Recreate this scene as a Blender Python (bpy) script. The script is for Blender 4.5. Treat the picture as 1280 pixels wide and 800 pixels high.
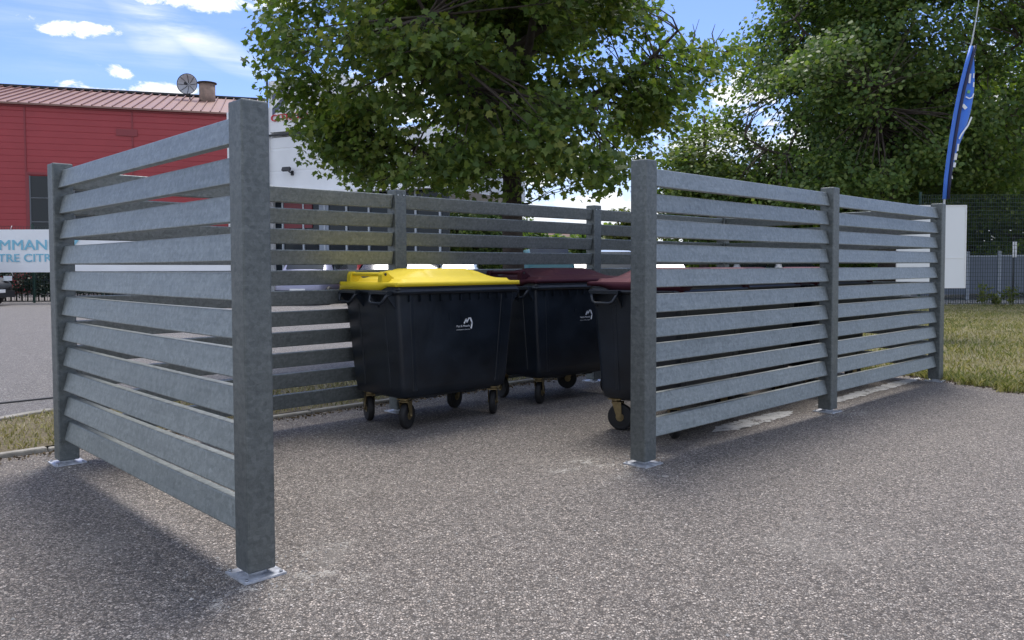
import bpy, bmesh, math, random
import numpy as np
from mathutils import Vector, Matrix

for o in list(bpy.data.objects):
    bpy.data.objects.remove(o)
S = bpy.context.scene
COL = S.collection
R = math.radians
rng = np.random.default_rng(7)
random.seed(7)

# ------------------------------------------------------------------ camera
F, TH, ROLL, PPY, HC = 1003.16, 0.03844, -0.0035, 372.45, 1.2425      # for a 1280 x 800 frame
cam = bpy.data.cameras.new('camera')
camo = bpy.data.objects.new('camera', cam)
COL.objects.link(camo)
cam.sensor_width = 36
cam.lens = 36 * F / 1280
cam.shift_y = (PPY - 400) / 1280
cam.clip_start = 0.05
cam.clip_end = 2000
_r = Vector((1, 0, 0)); _u = Vector((0, math.sin(TH), math.cos(TH))); _f = Vector((0, math.cos(TH), -math.sin(TH)))
cx = math.cos(ROLL) * _r + math.sin(ROLL) * _u
cy = -math.sin(ROLL) * _r + math.cos(ROLL) * _u
camo.matrix_world = Matrix(((cx.x, cy.x, -_f.x, 0), (cx.y, cy.y, -_f.y, 0), (cx.z, cy.z, -_f.z, HC), (0, 0, 0, 1)))
S.camera = camo

def ray(px, py):
    X, Y = px - 640, py - PPY
    return (cx * (X / F) + cy * (-Y / F) + _f)
def at(px, py, depth):
    """place lying in the direction of a pixel of the photograph, that many metres ahead"""
    d = ray(px, py)
    return Vector((0, 0, HC)) + d * (depth / d.y)
def azel(px, py):
    d = ray(px, py).normalized()
    return math.atan2(d.x, d.y), math.asin(d.z)

# ------------------------------------------------------------------ sun, sky, exposure
SUN_EL, SUN_AZ = R(63), R(6)            # behind the tree, a little to the right
SKY_STRENGTH, SUN_STRENGTH = 0.15, 1.15
sun = bpy.data.lights.new('sun', 'SUN')
sun.energy = SUN_STRENGTH
sun.angle = R(25)          # the sun stands behind a thin veil of cloud
sun.color = (1, 0.95, 0.88)
suno = bpy.data.objects.new('sun', sun)
COL.objects.link(suno)
sd = Vector((math.sin(SUN_AZ) * math.cos(SUN_EL), math.cos(SUN_AZ) * math.cos(SUN_EL), math.sin(SUN_EL)))
suno.rotation_euler = sd.to_track_quat('Z', 'Y').to_euler()
S.view_settings.view_transform = 'Standard'
S.view_settings.look = 'None'
S.view_settings.exposure = 1.85
S.view_settings.gamma = 1
S.render.resolution_x, S.render.resolution_y = 1024, 640

class NT:
    """small helper to write node trees"""
    def __init__(s, tree):
        s.t = tree; s.n = tree.nodes; s.l = tree.links
    def node(s, typ, **kw):
        n = s.n.new(typ)
        for k, v in kw.items():
            if hasattr(n, k): setattr(n, k, v)
            else: s.put(n.inputs[k], v)
        return n
    def put(s, inp, v):
        if isinstance(v, bpy.types.NodeSocket): s.l.new(v, inp)
        elif v is not None: inp.default_value = v
    def m(s, op, a, b=None, c=None, clamp=False):
        n = s.n.new('ShaderNodeMath'); n.operation = op; n.use_clamp = clamp
        s.put(n.inputs[0], a)
        if b is not None: s.put(n.inputs[1], b)
        if c is not None: s.put(n.inputs[2], c)
        return n.outputs[0]
    def ramp(s, v, stops):
        n = s.n.new('ShaderNodeValToRGB'); s.put(n.inputs[0], v)
        e = n.color_ramp.elements
        while len(e) < len(stops): e.new(0.5)
        for i, (p, c) in enumerate(stops):
            e[i].position = p; e[i].color = (c[0], c[1], c[2], 1) if not isinstance(c, (int, float)) else (c, c, c, 1)
        return n.outputs[0]
    def mix(s, f, a, b, blend='MIX'):
        n = s.n.new('ShaderNodeMix'); n.data_type = 'RGBA'; n.blend_type = blend
        s.put(n.inputs[0], f); s.put(n.inputs[6], a if not isinstance(a, tuple) else (*a[:3], 1)); s.put(n.inputs[7], b if not isinstance(b, tuple) else (*b[:3], 1))
        return n.outputs[2]
    def smooth(s, v, lo, hi):
        n = s.n.new('ShaderNodeMapRange'); n.interpolation_type = 'SMOOTHSTEP'
        s.put(n.inputs[0], v); n.inputs[1].default_value = lo; n.inputs[2].default_value = hi
        return n.outputs[0]
    def noise(s, vec, scale, detail=4, rough=0.55, dist=0.0):
        n = s.n.new('ShaderNodeTexNoise'); s.put(n.inputs['Vector'], vec)
        n.inputs['Scale'].default_value = scale; n.inputs['Detail'].default_value = detail
        n.inputs['Roughness'].default_value = rough; n.inputs['Distortion'].default_value = dist
        return n.outputs[0]
    def mapping(s, vec, scale=(1, 1, 1), rot=(0, 0, 0), loc=(0, 0, 0)):
        n = s.n.new('ShaderNodeMapping'); s.put(n.inputs[0], vec)
        n.inputs['Scale'].default_value = scale; n.inputs['Rotation'].default_value = rot; n.inputs['Location'].default_value = loc
        return n.outputs[0]

W = bpy.data.worlds.new('World'); S.world = W; W.use_nodes = True
nt = NT(W.node_tree)
for n in list(nt.n): nt.n.remove(n)
sky = nt.n.new('ShaderNodeTexSky'); sky.sky_type = 'NISHITA'; sky.sun_disc = False
sky.sun_elevation = SUN_EL; sky.sun_rotation = SUN_AZ
sky.air_density = 1.0; sky.dust_density = 0.6; sky.ozone_density = 2.2
tc = nt.n.new('ShaderNodeTexCoord')
sep = nt.n.new('ShaderNodeSeparateXYZ'); nt.l.new(tc.outputs['Generated'], sep.inputs[0])
dx, dy, dz = sep.outputs
az = nt.m('ARCTAN2', dx, dy); el = nt.m('ARCSINE', dz)
fbm = nt.noise(nt.mapping(tc.outputs['Generated'], (1, 1, 1.6)), 26, 8, 0.66, 0.35)
fine = nt.m('SUBTRACT', fbm, 0.5)
cum = None
def blob(px, py, rx, ry, amp, rot=0):
    a0, e0 = azel(px, py)
    c, s_ = math.cos(rot), math.sin(rot)
    da = nt.m('SUBTRACT', az, a0); de = nt.m('SUBTRACT', el, e0)
    x = nt.m('ADD', nt.m('MULTIPLY', da, c), nt.m('MULTIPLY', de, s_))
    y = nt.m('SUBTRACT', nt.m('MULTIPLY', de, c), nt.m('MULTIPLY', da, s_))
    q = nt.m('ADD', nt.m('POWER', nt.m('ABSOLUTE', nt.m('DIVIDE', x, rx / F)), 2), nt.m('POWER', nt.m('ABSOLUTE', nt.m('DIVIDE', y, ry / F)), 2))
    return nt.m('MULTIPLY', nt.m('SUBTRACT', 1, q, clamp=True), amp)
for b in [(240, -14, 130, 27, 1.0), (330, -30, 90, 50, 1.0), (97, 37, 50, 13, 0.95), (40, 22, 30, 6, .5), (112, 80, 30, 8, .55, -.35), (146, 90, 22, 10, .6),
          (88, 107, 34, 9, .9), (210, 114, 50, 12, .9), (130, 112, 40, 8, .7), (925, 118, 48, 34, 1.0), (890, 178, 90, 34, .8), (680, 205, 140, 40, .75), (1010, 190, 120, 60, .8),
          (760, 265, 300, 34, .9), (480, 120, 120, 45, .75), (1180, 130, 150, 70, .8), (800, -60, 120, 40, .8), (300, 260, 200, 30, .6)]:
    v = blob(*b)
    cum = v if cum is None else nt.m('MAXIMUM', cum, v)
# unseen clouds added overhead and behind the camera for neutral white ambient light
cell = nt.noise(nt.mapping(tc.outputs['Generated'], (1, 1, 2.2)), 2.6, 6, 0.6, 0.3)
rest = nt.m('MULTIPLY', nt.smooth(cell, 0.40, 0.56), nt.m('SUBTRACT', 1, nt.smooth(dy, 0.2, 0.6)))
body = nt.smooth(nt.m('ADD', cum, nt.m('MULTIPLY', fine, 3.0)), 0.30, 0.80)
cov = nt.m('MULTIPLY', body, nt.smooth(cum, 0.0, 0.2))
cov = nt.m('MAXIMUM', cov, nt.m('MULTIPLY', rest, 0.9))
# thin cirrus streaks
a0, e0 = azel(235, 35)
st = nt.mapping(nt.node('ShaderNodeCombineXYZ', X=nt.m('SUBTRACT', az, a0), Y=nt.m('SUBTRACT', el, e0), Z=0.0).outputs[0], (4, 30, 1), (0, 0, 0.42))
cn = nt.noise(st, 1.0, 6, 0.6, 0.4)
cir = nt.m('MULTIPLY', nt.smooth(cn, 0.34, 0.72), nt.m('ADD', nt.m('MAXIMUM', blob(235, 42, 150, 20, 1.1, -.44), blob(190, 22, 60, 40, .8, -1.0)), blob(60, 30, 260, 60, .4)))
cov = nt.m('MAXIMUM', cov, nt.m('MULTIPLY', cir, 0.6))
hz = nt.m('MULTIPLY', nt.m('SUBTRACT', 1, nt.smooth(el, 0.0, 0.22)), 0.35)      # air whitening to the horizon
cov = nt.m('MAXIMUM', cov, hz)
shade = nt.ramp(nt.noise(tc.outputs['Generated'], 22, 4), [(0.3, (1.95, 2.05, 2.22)), (0.65, (2.42, 2.46, 2.52))])
hsv = nt.node('ShaderNodeHueSaturation', Saturation=1.12, Value=0.92, Color=sky.outputs[0])
skyt = nt.mix(1.0, hsv.outputs[0], (0.285, 0.288, 0.385), 'MULTIPLY')
veil = nt.mix(nt.smooth(dy, 0.6, 0.2), shade, (1.12, 1.16, 1.19), 'MULTIPLY')  # the added unseen clouds are tinted brighter and bluer for the ambient
skyc = nt.mix(cov, skyt, veil)
bg = nt.node('ShaderNodeBackground', Color=skyc, Strength=SKY_STRENGTH)
wo = nt.n.new('ShaderNodeOutputWorld'); nt.l.new(bg.outputs[0], wo.inputs[0])

# ------------------------------------------------------------------ mesh + object helpers
def tag(o, label=None, cat=None, group=None, kind=None):
    if label: o['label'] = label
    if cat: o['category'] = cat
    if group: o['group'] = group
    if kind: o['kind'] = kind
    return o
def empty(name, loc=(0, 0, 0), rz=0.0, label=None, cat=None, group=None):
    o = bpy.data.objects.new(name, None); COL.objects.link(o)
    o.location = loc; o.rotation_euler = (0, 0, rz); o.empty_display_size = 0.2
    return tag(o, label, cat, group)
def link(name, me, mats, parent=None):
    o = bpy.data.objects.new(name, me); COL.objects.link(o)
    for m in (mats if isinstance(mats, (list, tuple)) else [mats]): me.materials.append(m)
    if parent is not None: o.parent = parent
    return o
def bevel(o, w, seg=2, ang=35):
    m = o.modifiers.new('bevel', 'BEVEL'); m.width = w; m.segments = seg; m.limit_method = 'ANGLE'; m.angle_limit = R(ang)
    m.harden_normals = False
    return o
def copy_tree(o, parent=None):
    c = o.copy(); COL.objects.link(c)
    if parent is not None: c.parent = parent
    for ch in [q for q in bpy.data.objects if q.parent == o]: copy_tree(ch, c)
    return c

class MB:
    def __init__(s): s.v = []; s.f = []; s.mi = []; s.sm = []
    def add(s, vs, fs, mi=0, smooth=False):
        b = len(s.v); s.v += [tuple(q) for q in vs]
        for f in fs: s.f.append([b + i for i in f]); s.mi.append(mi); s.sm.append(smooth)
        return s
    def box(s, c, d, rot=None, mi=0):
        x, y, z = d[0] / 2, d[1] / 2, d[2] / 2
        vs = [Vector((a * x, b * y, e * z)) for e in (-1, 1) for b in (-1, 1) for a in (-1, 1)]
        if rot is not None: vs = [rot @ q for q in vs]
        c = Vector(c)
        return s.add([q + c for q in vs], [(0, 2, 3, 1), (4, 5, 7, 6), (0, 1, 5, 4), (2, 6, 7, 3), (0, 4, 6, 2), (1, 3, 7, 5)], mi)
    def tube(s, pts, rad, n=8, mi=0, cap=True, smooth=True):
        pts = [Vector(p) for p in pts]
        if isinstance(rad, (int, float)): rad = [rad] * len(pts)
        vs = []; ref = None
        for i, p in enumerate(pts):
            t = (pts[min(i + 1, len(pts) - 1)] - pts[max(i - 1, 0)])
            t = t.normalized() if t.length > 1e-9 else Vector((0, 0, 1))
            if ref is None: ref = t.orthogonal().normalized()
            ref = (ref - t * ref.dot(t)); ref = ref.normalized() if ref.length > 1e-6 else t.orthogonal().normalized()
            w = t.cross(ref)
            for k in range(n):
                a = 2 * math.pi * k / n
                vs.append(p + (ref * math.cos(a) + w * math.sin(a)) * rad[i])
        fs = [(i * n + k, i * n + (k + 1) % n, (i + 1) * n + (k + 1) % n, (i + 1) * n + k) for i in range(len(pts) - 1) for k in range(n)]
        s.add(vs, fs, mi, smooth)
        if cap:
            b = len(s.v) - len(vs)
            s.f.append([b + k for k in range(n)][::-1]); s.mi.append(mi); s.sm.append(False)
            e = b + (len(pts) - 1) * n
            s.f.append([e + k for k in range(n)]); s.mi.append(mi); s.sm.append(False)
        return s
    def loft(s, rings, mi=0, cap=(True, True), smooth=True):
        n = len(rings[0]); vs = [p for r_ in rings for p in r_]
        fs = [(i * n + k, i * n + (k + 1) % n, (i + 1) * n + (k + 1) % n, (i + 1) * n + k) for i in range(len(rings) - 1) for k in range(n)]
        if cap[0]: fs.append(tuple(range(n))[::-1])
        if cap[1]: fs.append(tuple((len(rings) - 1) * n + k for k in range(n)))
        return s.add(vs, fs, mi, smooth)
    def prism(s, prof, a, b, mi=0):
        """prof: list of (y,z); swept along x from a to b"""
        n = len(prof)
        vs = [(a, y, z) for y, z in prof] + [(b, y, z) for y, z in prof]
        fs = [(k, (k + 1) % n, n + (k + 1) % n, n + k) for k in range(n)] + [tuple(range(n))[::-1], tuple(range(n, 2 * n))]
        return s.add(vs, fs, mi)
    def mesh(s, name='mesh'):
        me = bpy.data.meshes.new(name); me.from_pydata(s.v, [], s.f)
        me.polygons.foreach_set('material_index', s.mi); me.polygons.foreach_set('use_smooth', s.sm)
        bm = bmesh.new(); bm.from_mesh(me); bmesh.ops.recalc_face_normals(bm, faces=bm.faces); bm.to_mesh(me); bm.free()
        me.update(); return me
    def build(s, name, mats, parent=None): return link(name, s.mesh(name), mats, parent)

def np_mesh(name, co, k):
    """mesh of len(co)/k separate k-gons"""
    n = len(co); me = bpy.data.meshes.new(name)
    me.vertices.add(n); me.vertices.foreach_set('co', np.asarray(co, np.float32).ravel())
    me.loops.add(n); me.loops.foreach_set('vertex_index', np.arange(n, dtype=np.int32))
    me.polygons.add(n // k); me.polygons.foreach_set('loop_start', np.arange(0, n, k, dtype=np.int32))
    me.update(calc_edges=True); me.validate(); return me
def sheet(name, pts, z, mat, kind='structure'):
    me = bpy.data.meshes.new(name); me.from_pydata([(p[0], p[1], z) for p in pts], [], [list(range(len(pts)))]); me.update()
    if me.polygons[0].normal.z < 0: me.flip_normals()
    return tag(link(name, me, mat), kind=kind)
def rrect(hx, hy, r, z, n=5):
    pts = []
    for cxs, cys, a0 in ((1, 1, 0), (-1, 1, 90), (-1, -1, 180), (1, -1, 270)):
        for i in range(n + 1):
            a = R(a0 + 90 * i / n)
            pts.append((cxs * (hx - r) + r * math.cos(a), cys * (hy - r) + r * math.sin(a), z))
    return pts
def text_mesh(txt, height, depth=0.0, shear=0.0, bold=0.0):
    """text in the xz plane, cap height given, starting at x=0; returns mesh and width"""
    cu = bpy.data.curves.new('lettering', 'FONT'); cu.body = txt; cu.size = 1; cu.extrude = 0; cu.shear = shear; cu.offset = bold
    o = bpy.data.objects.new('lettering', cu); COL.objects.link(o)
    dg = bpy.context.evaluated_depsgraph_get(); dg.update()
    me = bpy.data.meshes.new_from_object(o.evaluated_get(dg)); bpy.data.objects.remove(o)
    capo = 0.729
    k = height / capo
    xs = [v.co.x for v in me.vertices]
    for v in me.vertices: v.co = Vector((v.co.x * k, 0, v.co.y * k))
    return me, (max(xs)) * k
def join_meshes(name, items):
    bm = bmesh.new()
    for me, mtx in items:
        t = me.copy(); t.transform(mtx); bm.from_mesh(t); bpy.data.meshes.remove(t)
    me = bpy.data.meshes.new(name); bm.to_mesh(me); bm.free(); return me

# ------------------------------------------------------------------ materials
MATS = {}
def mat(name, base=(.5, .5, .5), rough=.5, metal=0.0, spec=0.5, var=0.0, vscale=8.0, bump=0.0, bscale=60.0, coord='Object', coat=0.0):
    m = bpy.data.materials.new(name); m.use_nodes = True
    t = NT(m.node_tree); b = t.n['Principled BSDF']
    b.inputs['Roughness'].default_value = rough; b.inputs['Metallic'].default_value = metal
    b.inputs['Specular IOR Level'].default_value = spec; b.inputs['Coat Weight'].default_value = coat
    c = t.n.new('ShaderNodeTexCoord').outputs[coord]
    if var > 0:
        n = t.noise(c, vscale, 5, .6)
        t.put(b.inputs['Base Color'], t.ramp(n, [(.3, tuple(q * (1 - var) for q in base)), (.7, tuple(min(1, q * (1 + var)) for q in base))]))
        t.put(b.inputs['Roughness'], t.m('ADD', t.m('MULTIPLY', t.m('SUBTRACT', n, .5), .35), rough))
    else: b.inputs['Base Color'].default_value = (*base, 1)
    if bump > 0:
        bn = t.n.new('ShaderNodeBump'); bn.inputs['Strength'].default_value = bump; bn.inputs['Distance'].default_value = 0.01
        t.put(bn.inputs['Height'], t.noise(c, bscale, 4, .6)); t.l.new(bn.outputs[0], b.inputs['Normal'])
    MATS[name] = m; return m

def mat_fence(name, kf, metal, rough):
    m = bpy.data.materials.new(name); m.use_nodes = True
    t = NT(m.node_tree); b = t.n['Principled BSDF']
    geo = t.n.new('ShaderNodeNewGeometry'); isl = geo.outputs['Random Per Island']
    c = t.n.new('ShaderNodeTexCoord').outputs['Object']
    off = t.node('ShaderNodeVectorMath', operation='ADD'); t.put(off.inputs[0], c)
    cv = t.node('ShaderNodeCombineXYZ', X=t.m('MULTIPLY', isl, 37.0), Y=t.m('MULTIPLY', isl, 11.0), Z=0.0); t.put(off.inputs[1], cv.outputs[0])
    v = off.outputs[0]
    big = t.noise(v, 3.2, 4, .6, .6); mid = t.noise(v, 38, 5, .7, .8); fin = t.noise(v, 130, 3, .6)
    vor = t.n.new('ShaderNodeTexVoronoi'); t.put(vor.inputs['Vector'], v); vor.inputs['Scale'].default_value = 55
    k = t.m('ADD', t.m('ADD', t.m('MULTIPLY', big, .18), t.m('MULTIPLY', mid, .40)), t.m('ADD', t.m('MULTIPLY', fin, .22), t.m('MULTIPLY', vor.outputs['Color'], .20)))
    stv = t.noise(t.mapping(v, (2.2, 2.2, 60)), 1.0, 4, .6, .2)
    k = t.m('ADD', k, t.m('ADD', t.m('MULTIPLY', t.m('SUBTRACT', isl, .5), .12), t.m('MULTIPLY', t.m('SUBTRACT', stv, .5), .22)))
    col = t.ramp(k, [(.30, (.58 * kf, .66 * kf, .66 * kf)), (.5, (.91 * kf, 1.0 * kf, .99 * kf)), (.70, (1.28 * kf, 1.38 * kf, 1.36 * kf))])
    t.put(b.inputs['Base Color'], col)
    t.put(b.inputs['Roughness'], t.m('ADD', rough - .12, t.m('MULTIPLY', mid, .25)))
    b.inputs['Metallic'].default_value = metal
    bn = t.n.new('ShaderNodeBump'); bn.inputs['Strength'].default_value = .35; bn.inputs['Distance'].default_value = .004
    t.put(bn.inputs['Height'], t.m('ADD', mid, t.m('MULTIPLY', fin, .4))); t.l.new(bn.outputs[0], b.inputs['Normal'])
    return m

def mat_asphalt(name, mean, contrast, scale, warm=(1.04, 1.0, .965), patch=.16):
    m = bpy.data.materials.new(name); m.use_nodes = True
    t = NT(m.node_tree); b = t.n['Principled BSDF']
    c = t.n.new('ShaderNodeTexCoord').outputs['Object']
    warp = t.node('ShaderNodeVectorMath', operation='ADD'); t.put(warp.inputs[0], c)
    nz = t.n.new('ShaderNodeTexNoise'); t.put(nz.inputs['Vector'], c); nz.inputs['Scale'].default_value = scale * .7
    sc = t.node('ShaderNodeVectorMath', operation='SCALE'); t.put(sc.inputs[0], nz.outputs['Color']); sc.inputs['Scale'].default_value = .9 / scale
    t.put(warp.inputs[1], sc.outputs[0]); v = warp.outputs[0]
    vo = t.n.new('ShaderNodeTexVoronoi'); t.put(vo.inputs['Vector'], v); vo.inputs['Scale'].default_value = scale; vo.inputs['Randomness'].default_value = 1
    ve = t.n.new('ShaderNodeTexVoronoi'); ve.feature = 'DISTANCE_TO_EDGE'; t.put(ve.inputs['Vector'], v); ve.inputs['Scale'].default_value = scale
    se = t.n.new('ShaderNodeSeparateColor'); t.l.new(vo.outputs['Color'], se.inputs[0])
    chip = t.ramp(se.outputs[0], [(0, mean * (1 - contrast)), (.45, mean * .88), (.8, mean * 1.18), (1, mean * (1 + 1.25 * contrast))])
    tint = t.mix(t.m('MULTIPLY', se.outputs[1], .6), chip, t.mix(1.0, chip, (1.12, 1.0, .9), 'MULTIPLY'))
    edge = t.smooth(ve.outputs['Distance'], .0, .22)
    col = t.mix(edge, (mean * .26, mean * .25, mean * .25), tint)
    col = t.mix(1.0, col, warm, 'MULTIPLY')
    bign = t.noise(c, .55, 6, .62, .4); b2 = t.noise(c, 3.0, 5, .6)
    pk = t.m('ADD', 1.0 - patch, t.m('MULTIPLY', t.m('ADD', t.m('MULTIPLY', bign, .65), t.m('MULTIPLY', b2, .35)), patch * 2))
    pc = t.node('ShaderNodeCombineColor', Red=pk, Green=pk, Blue=pk)
    col = t.mix(1.0, col, pc.outputs[0], 'MULTIPLY')
    # dust drifted over in places
    dn = t.smooth(t.noise(c, .9, 5, .65, .8), .56, .74)
    col = t.mix(t.m('MULTIPLY', dn, .22), col, (mean * 1.3, mean * 1.2, mean * 1.06))
    t.put(b.inputs['Base Color'], col); b.inputs['Roughness'].default_value = .78; b.inputs['Specular IOR Level'].default_value = .35
    bn = t.n.new('ShaderNodeBump'); bn.inputs['Strength'].default_value = .6; bn.inputs['Distance'].default_value = .006
    t.put(bn.inputs['Height'], t.m('ADD', t.smooth(ve.outputs['Distance'], 0, .3), t.m('MULTIPLY', se.outputs[2], .5))); t.l.new(bn.outputs[0], b.inputs['Normal'])
    MATS[name] = m; return m

def mat_leaf(name, stops, trans=.3, rough=.5):
    m = bpy.data.materials.new(name); m.use_nodes = True
    t = NT(m.node_tree); b = t.n['Principled BSDF']; out = t.n['Material Output']
    isl = t.n.new('ShaderNodeNewGeometry').outputs['Random Per Island']
    c = t.n.new('ShaderNodeTexCoord').outputs['Object']
    clump = t.noise(c, 1.3, 3, .5)
    k = t.m('ADD', t.m('MULTIPLY', isl, .55), t.m('MULTIPLY', clump, .5))
    col = t.ramp(k, stops)
    t.put(b.inputs['Base Color'], col); b.inputs['Roughness'].default_value = rough; b.inputs['Specular IOR Level'].default_value = .35
    tr = t.n.new('ShaderNodeBsdfTranslucent'); t.put(tr.inputs[0], t.mix(1.0, col, (1.25, 1.35, .6), 'MULTIPLY'))
    mx = t.n.new('ShaderNodeMixShader'); mx.inputs[0].default_value = trans
    t.l.new(b.outputs[0], mx.inputs[1]); t.l.new(tr.outputs[0], mx.inputs[2]); t.l.new(mx.outputs[0], out.inputs[0])
    return m

def mat_soil(name, c1, c2, c3, scale=14):
    m = bpy.data.materials.new(name); m.use_nodes = True
    t = NT(m.node_tree); b = t.n['Principled BSDF']; c = t.n.new('ShaderNodeTexCoord').outputs['Object']
    k = t.m('ADD', t.m('MULTIPLY', t.noise(c, scale, 6, .7), .6), t.m('MULTIPLY', t.noise(c, .8, 4, .6), .4))
    t.put(b.inputs['Base Color'], t.ramp(k, [(.35, c1), (.5, c2), (.66, c3)])); b.inputs['Roughness'].default_value = .9
    bn = t.n.new('ShaderNodeBump'); bn.inputs['Strength'].default_value = .8; bn.inputs['Distance'].default_value = .03
    t.put(bn.inputs['Height'], t.noise(c, scale * 3, 5, .7)); t.l.new(bn.outputs[0], b.inputs['Normal'])
    return m

def mat_panel(name, base, pitch, rough=.45, axis=2, depth=.6):
    """profiled cladding sheet: fine horizontal ribs as bump"""
    m = bpy.data.materials.new(name); m.use_nodes = True
    t = NT(m.node_tree); b = t.n['Principled BSDF']; c = t.n.new('ShaderNodeTexCoord').outputs['Object']
    s3 = t.n.new('ShaderNodeSeparateXYZ'); t.l.new(c, s3.inputs[0])
    fr = t.m('FRACT', t.m('DIVIDE', s3.outputs[axis], pitch))
    groove = t.m('SUBTRACT', 1, t.smooth(t.m('ABSOLUTE', t.m('SUBTRACT', fr, .5)), .0, .07))
    n = t.noise(c, .7, 5, .6)
    col = t.ramp(n, [(.3, tuple(q * .93 for q in base)), (.7, tuple(q * 1.06 for q in base))])
    t.put(b.inputs['Base Color'], col); b.inputs['Roughness'].default_value = rough
    bn = t.n.new('ShaderNodeBump'); bn.inputs['Strength'].default_value = depth; bn.inputs['Distance'].default_value = .03; bn.invert = True
    t.put(bn.inputs['Height'], groove); t.l.new(bn.outputs[0], b.inputs['Normal'])
    return m

M_fence = mat_fence('galvanised_slat', .238, .58, .46)
M_postm = mat_fence('galvanised_post', .15, .55, .5)
M_pad = mat_asphalt('aggregate_asphalt', .258, .80, 100, (1.095, 1.0, .905), .30)
M_road = mat_asphalt('pale_asphalt', .24, .5, 70, (1.03, 1, .98), .1)
M_zinc = mat('zinc_plate', (.46, .48, .52), .45, .4, var=.35, vscale=22)
M_bolt = mat('bolt_steel', (.35, .36, .38), .4, .9)
M_concrete = mat('concrete', (.29, .27, .235), .85, var=.3, vscale=9, bump=.5, bscale=60)
M_worn = mat('worn_white_paint', (.60, .59, .57), .8, var=.25, vscale=14, bump=.4, bscale=120)
M_bin = mat('bin_plastic', (.0095, .0145, .0225), .38, spec=.5, var=.45, vscale=3, bump=.05, bscale=250)
def mat_bin():
    m = MATS['bin_plastic']; t = NT(m.node_tree); b = t.n['Principled BSDF']; c = t.n.new('ShaderNodeTexCoord').outputs['Object']
    old = b.inputs['Base Color'].links[0].from_socket
    oi = t.n.new('ShaderNodeObjectInfo'); ad = t.node('ShaderNodeVectorMath', operation='ADD'); t.put(ad.inputs[0], c); t.put(ad.inputs[1], oi.outputs['Location'])
    v = ad.outputs[0]
    sc1 = t.smooth(t.noise(t.mapping(v, (26, 26, 3)), 1.0, 5, .7, .5), .60, .74)          # drips and rubs running down
    sc2 = t.smooth(t.noise(t.mapping(v, (4, 4, 70), (0, .5, 0)), 1.0, 4, .7, .3), .66, .75)   # scratches
    pat = t.smooth(t.noise(v, 2.4, 4, .6), .42, .62)
    k = t.m('MULTIPLY', t.m('ADD', t.m('MULTIPLY', sc1, .5), t.m('MULTIPLY', sc2, .6)), t.m('MULTIPLY', pat, .42), clamp=True)
    t.put(b.inputs['Base Color'], t.mix(k, old, (.085, .085, .082)))
mat_bin()
M_yellow = mat('yellow_plastic', (.72, .54, .012), .55, spec=.5, var=.05, vscale=5)
M_maroon = mat('maroon_plastic', (.060, .020, .029), .6, .72, spec=.1, var=.12, vscale=5)
M_rubber = mat('tyre_rubber', (.014, .014, .015), .7, var=.3, vscale=20)
M_fork = mat('zinc_yellow', (.27, .21, .11), .42, .8, var=.2, vscale=30)
M_logo = mat('white_print', (.78, .80, .82), .5)
M_bark = mat('bark', (.055, .042, .034), .9, var=.45, vscale=9, bump=1.0, bscale=28)
M_leaf1 = mat_leaf('maple_leaf', [(.2, (.062, .112, .030)), (.5, (.124, .185, .048)), (.72, (.195, .245, .062)), (.92, (.31, .31, .072))], .48)
M_leaf2 = mat_leaf('dark_leaf', [(.2, (.058, .110, .034)), (.5, (.112, .176, .050)), (.75, (.18, .235, .063)), (.95, (.26, .28, .078))], .48)
M_leaf3 = mat_leaf('hedge_leaf', [(.2, (.05, .075, .02)), (.5, (.11, .14, .03)), (.8, (.2, .21, .05))], .3)
M_grass = mat_leaf('grass_blade', [(.2, (.11, .145, .04)), (.45, (.20, .215, .075)), (.68, (.36, .32, .16)), (.9, (.52, .45, .27))], .25, .7)
M_dry = mat_leaf('dry_grass_blade', [(.2, (.13, .15, .05)), (.4, (.30, .26, .13)), (.7, (.46, .40, .25)), (.9, (.56, .5, .34))], .2, .8)
M_lawn = mat_soil('lawn_soil', (.085, .075, .04), (.16, .14, .065), (.27, .23, .12))
M_strip = mat_soil('strip_soil', (.075, .058, .036), (.18, .145, .085), (.33, .28, .17), 20)
M_red = mat_panel('red_cladding', (.36, .042, .047), .32, .5)
M_redtrim = mat('red_trim', (.25, .035, .04), .5)
M_roof = mat('terracotta_sheet_roof', (.25, .13, .10), .55, var=.08, vscale=1.2)
M_roofrib = mat('roof_rib', (.17, .075, .06), .5)
M_dark = mat('dark_trim', (.02, .021, .024), .5)
M_white = mat_panel('white_cladding', (.74, .75, .76), 1.0, .5, 2, .35)
M_whiteplain = mat('white_paint', (.78, .78, .78), .5, var=.04, vscale=2)
M_signred = mat('sign_red', (.55, .02, .03), .4)
M_chrome = mat('dark_chrome', (.10, .10, .14), .25, .8)
M_glass = mat('dark_glass', (.018, .024, .030), .08, spec=.25)
M_cream = mat('cream_trim', (.62, .58, .50), .5)
M_rust = mat('rusty_duct', (.25, .17, .13), .7, var=.35, vscale=3)
M_dish = mat('dish_grey', (.42, .43, .45), .5, .2, var=.1)
M_banner = mat('banner_fabric', (.84, .85, .86), .6, var=.03, vscale=.7, bump=.3, bscale=2.0)
M_blue = mat('sky_blue_print', (.22, .52, .66), .5)
M_green = mat('green_fence_paint', (.015, .050, .038), .5)
M_wire = mat('green_wire', (.014, .034, .030), .5)
M_slate = mat('slate_panel', (.105, .125, .17), .5, var=.12, vscale=1.5)
M_slatepost = mat('slate_post', (.28, .31, .36), .45)
M_flag = mat('flag_blue', (.04, .18, .72), .55, var=.1, vscale=2)
M_flagsleeve = mat('flag_sleeve', (.008, .012, .06), .55)
M_pole = mat('pole_grey', (.45, .46, .46), .4, .3)
M_board = mat('white_board', (.77, .79, .81), .35, var=.02, vscale=2)
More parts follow.
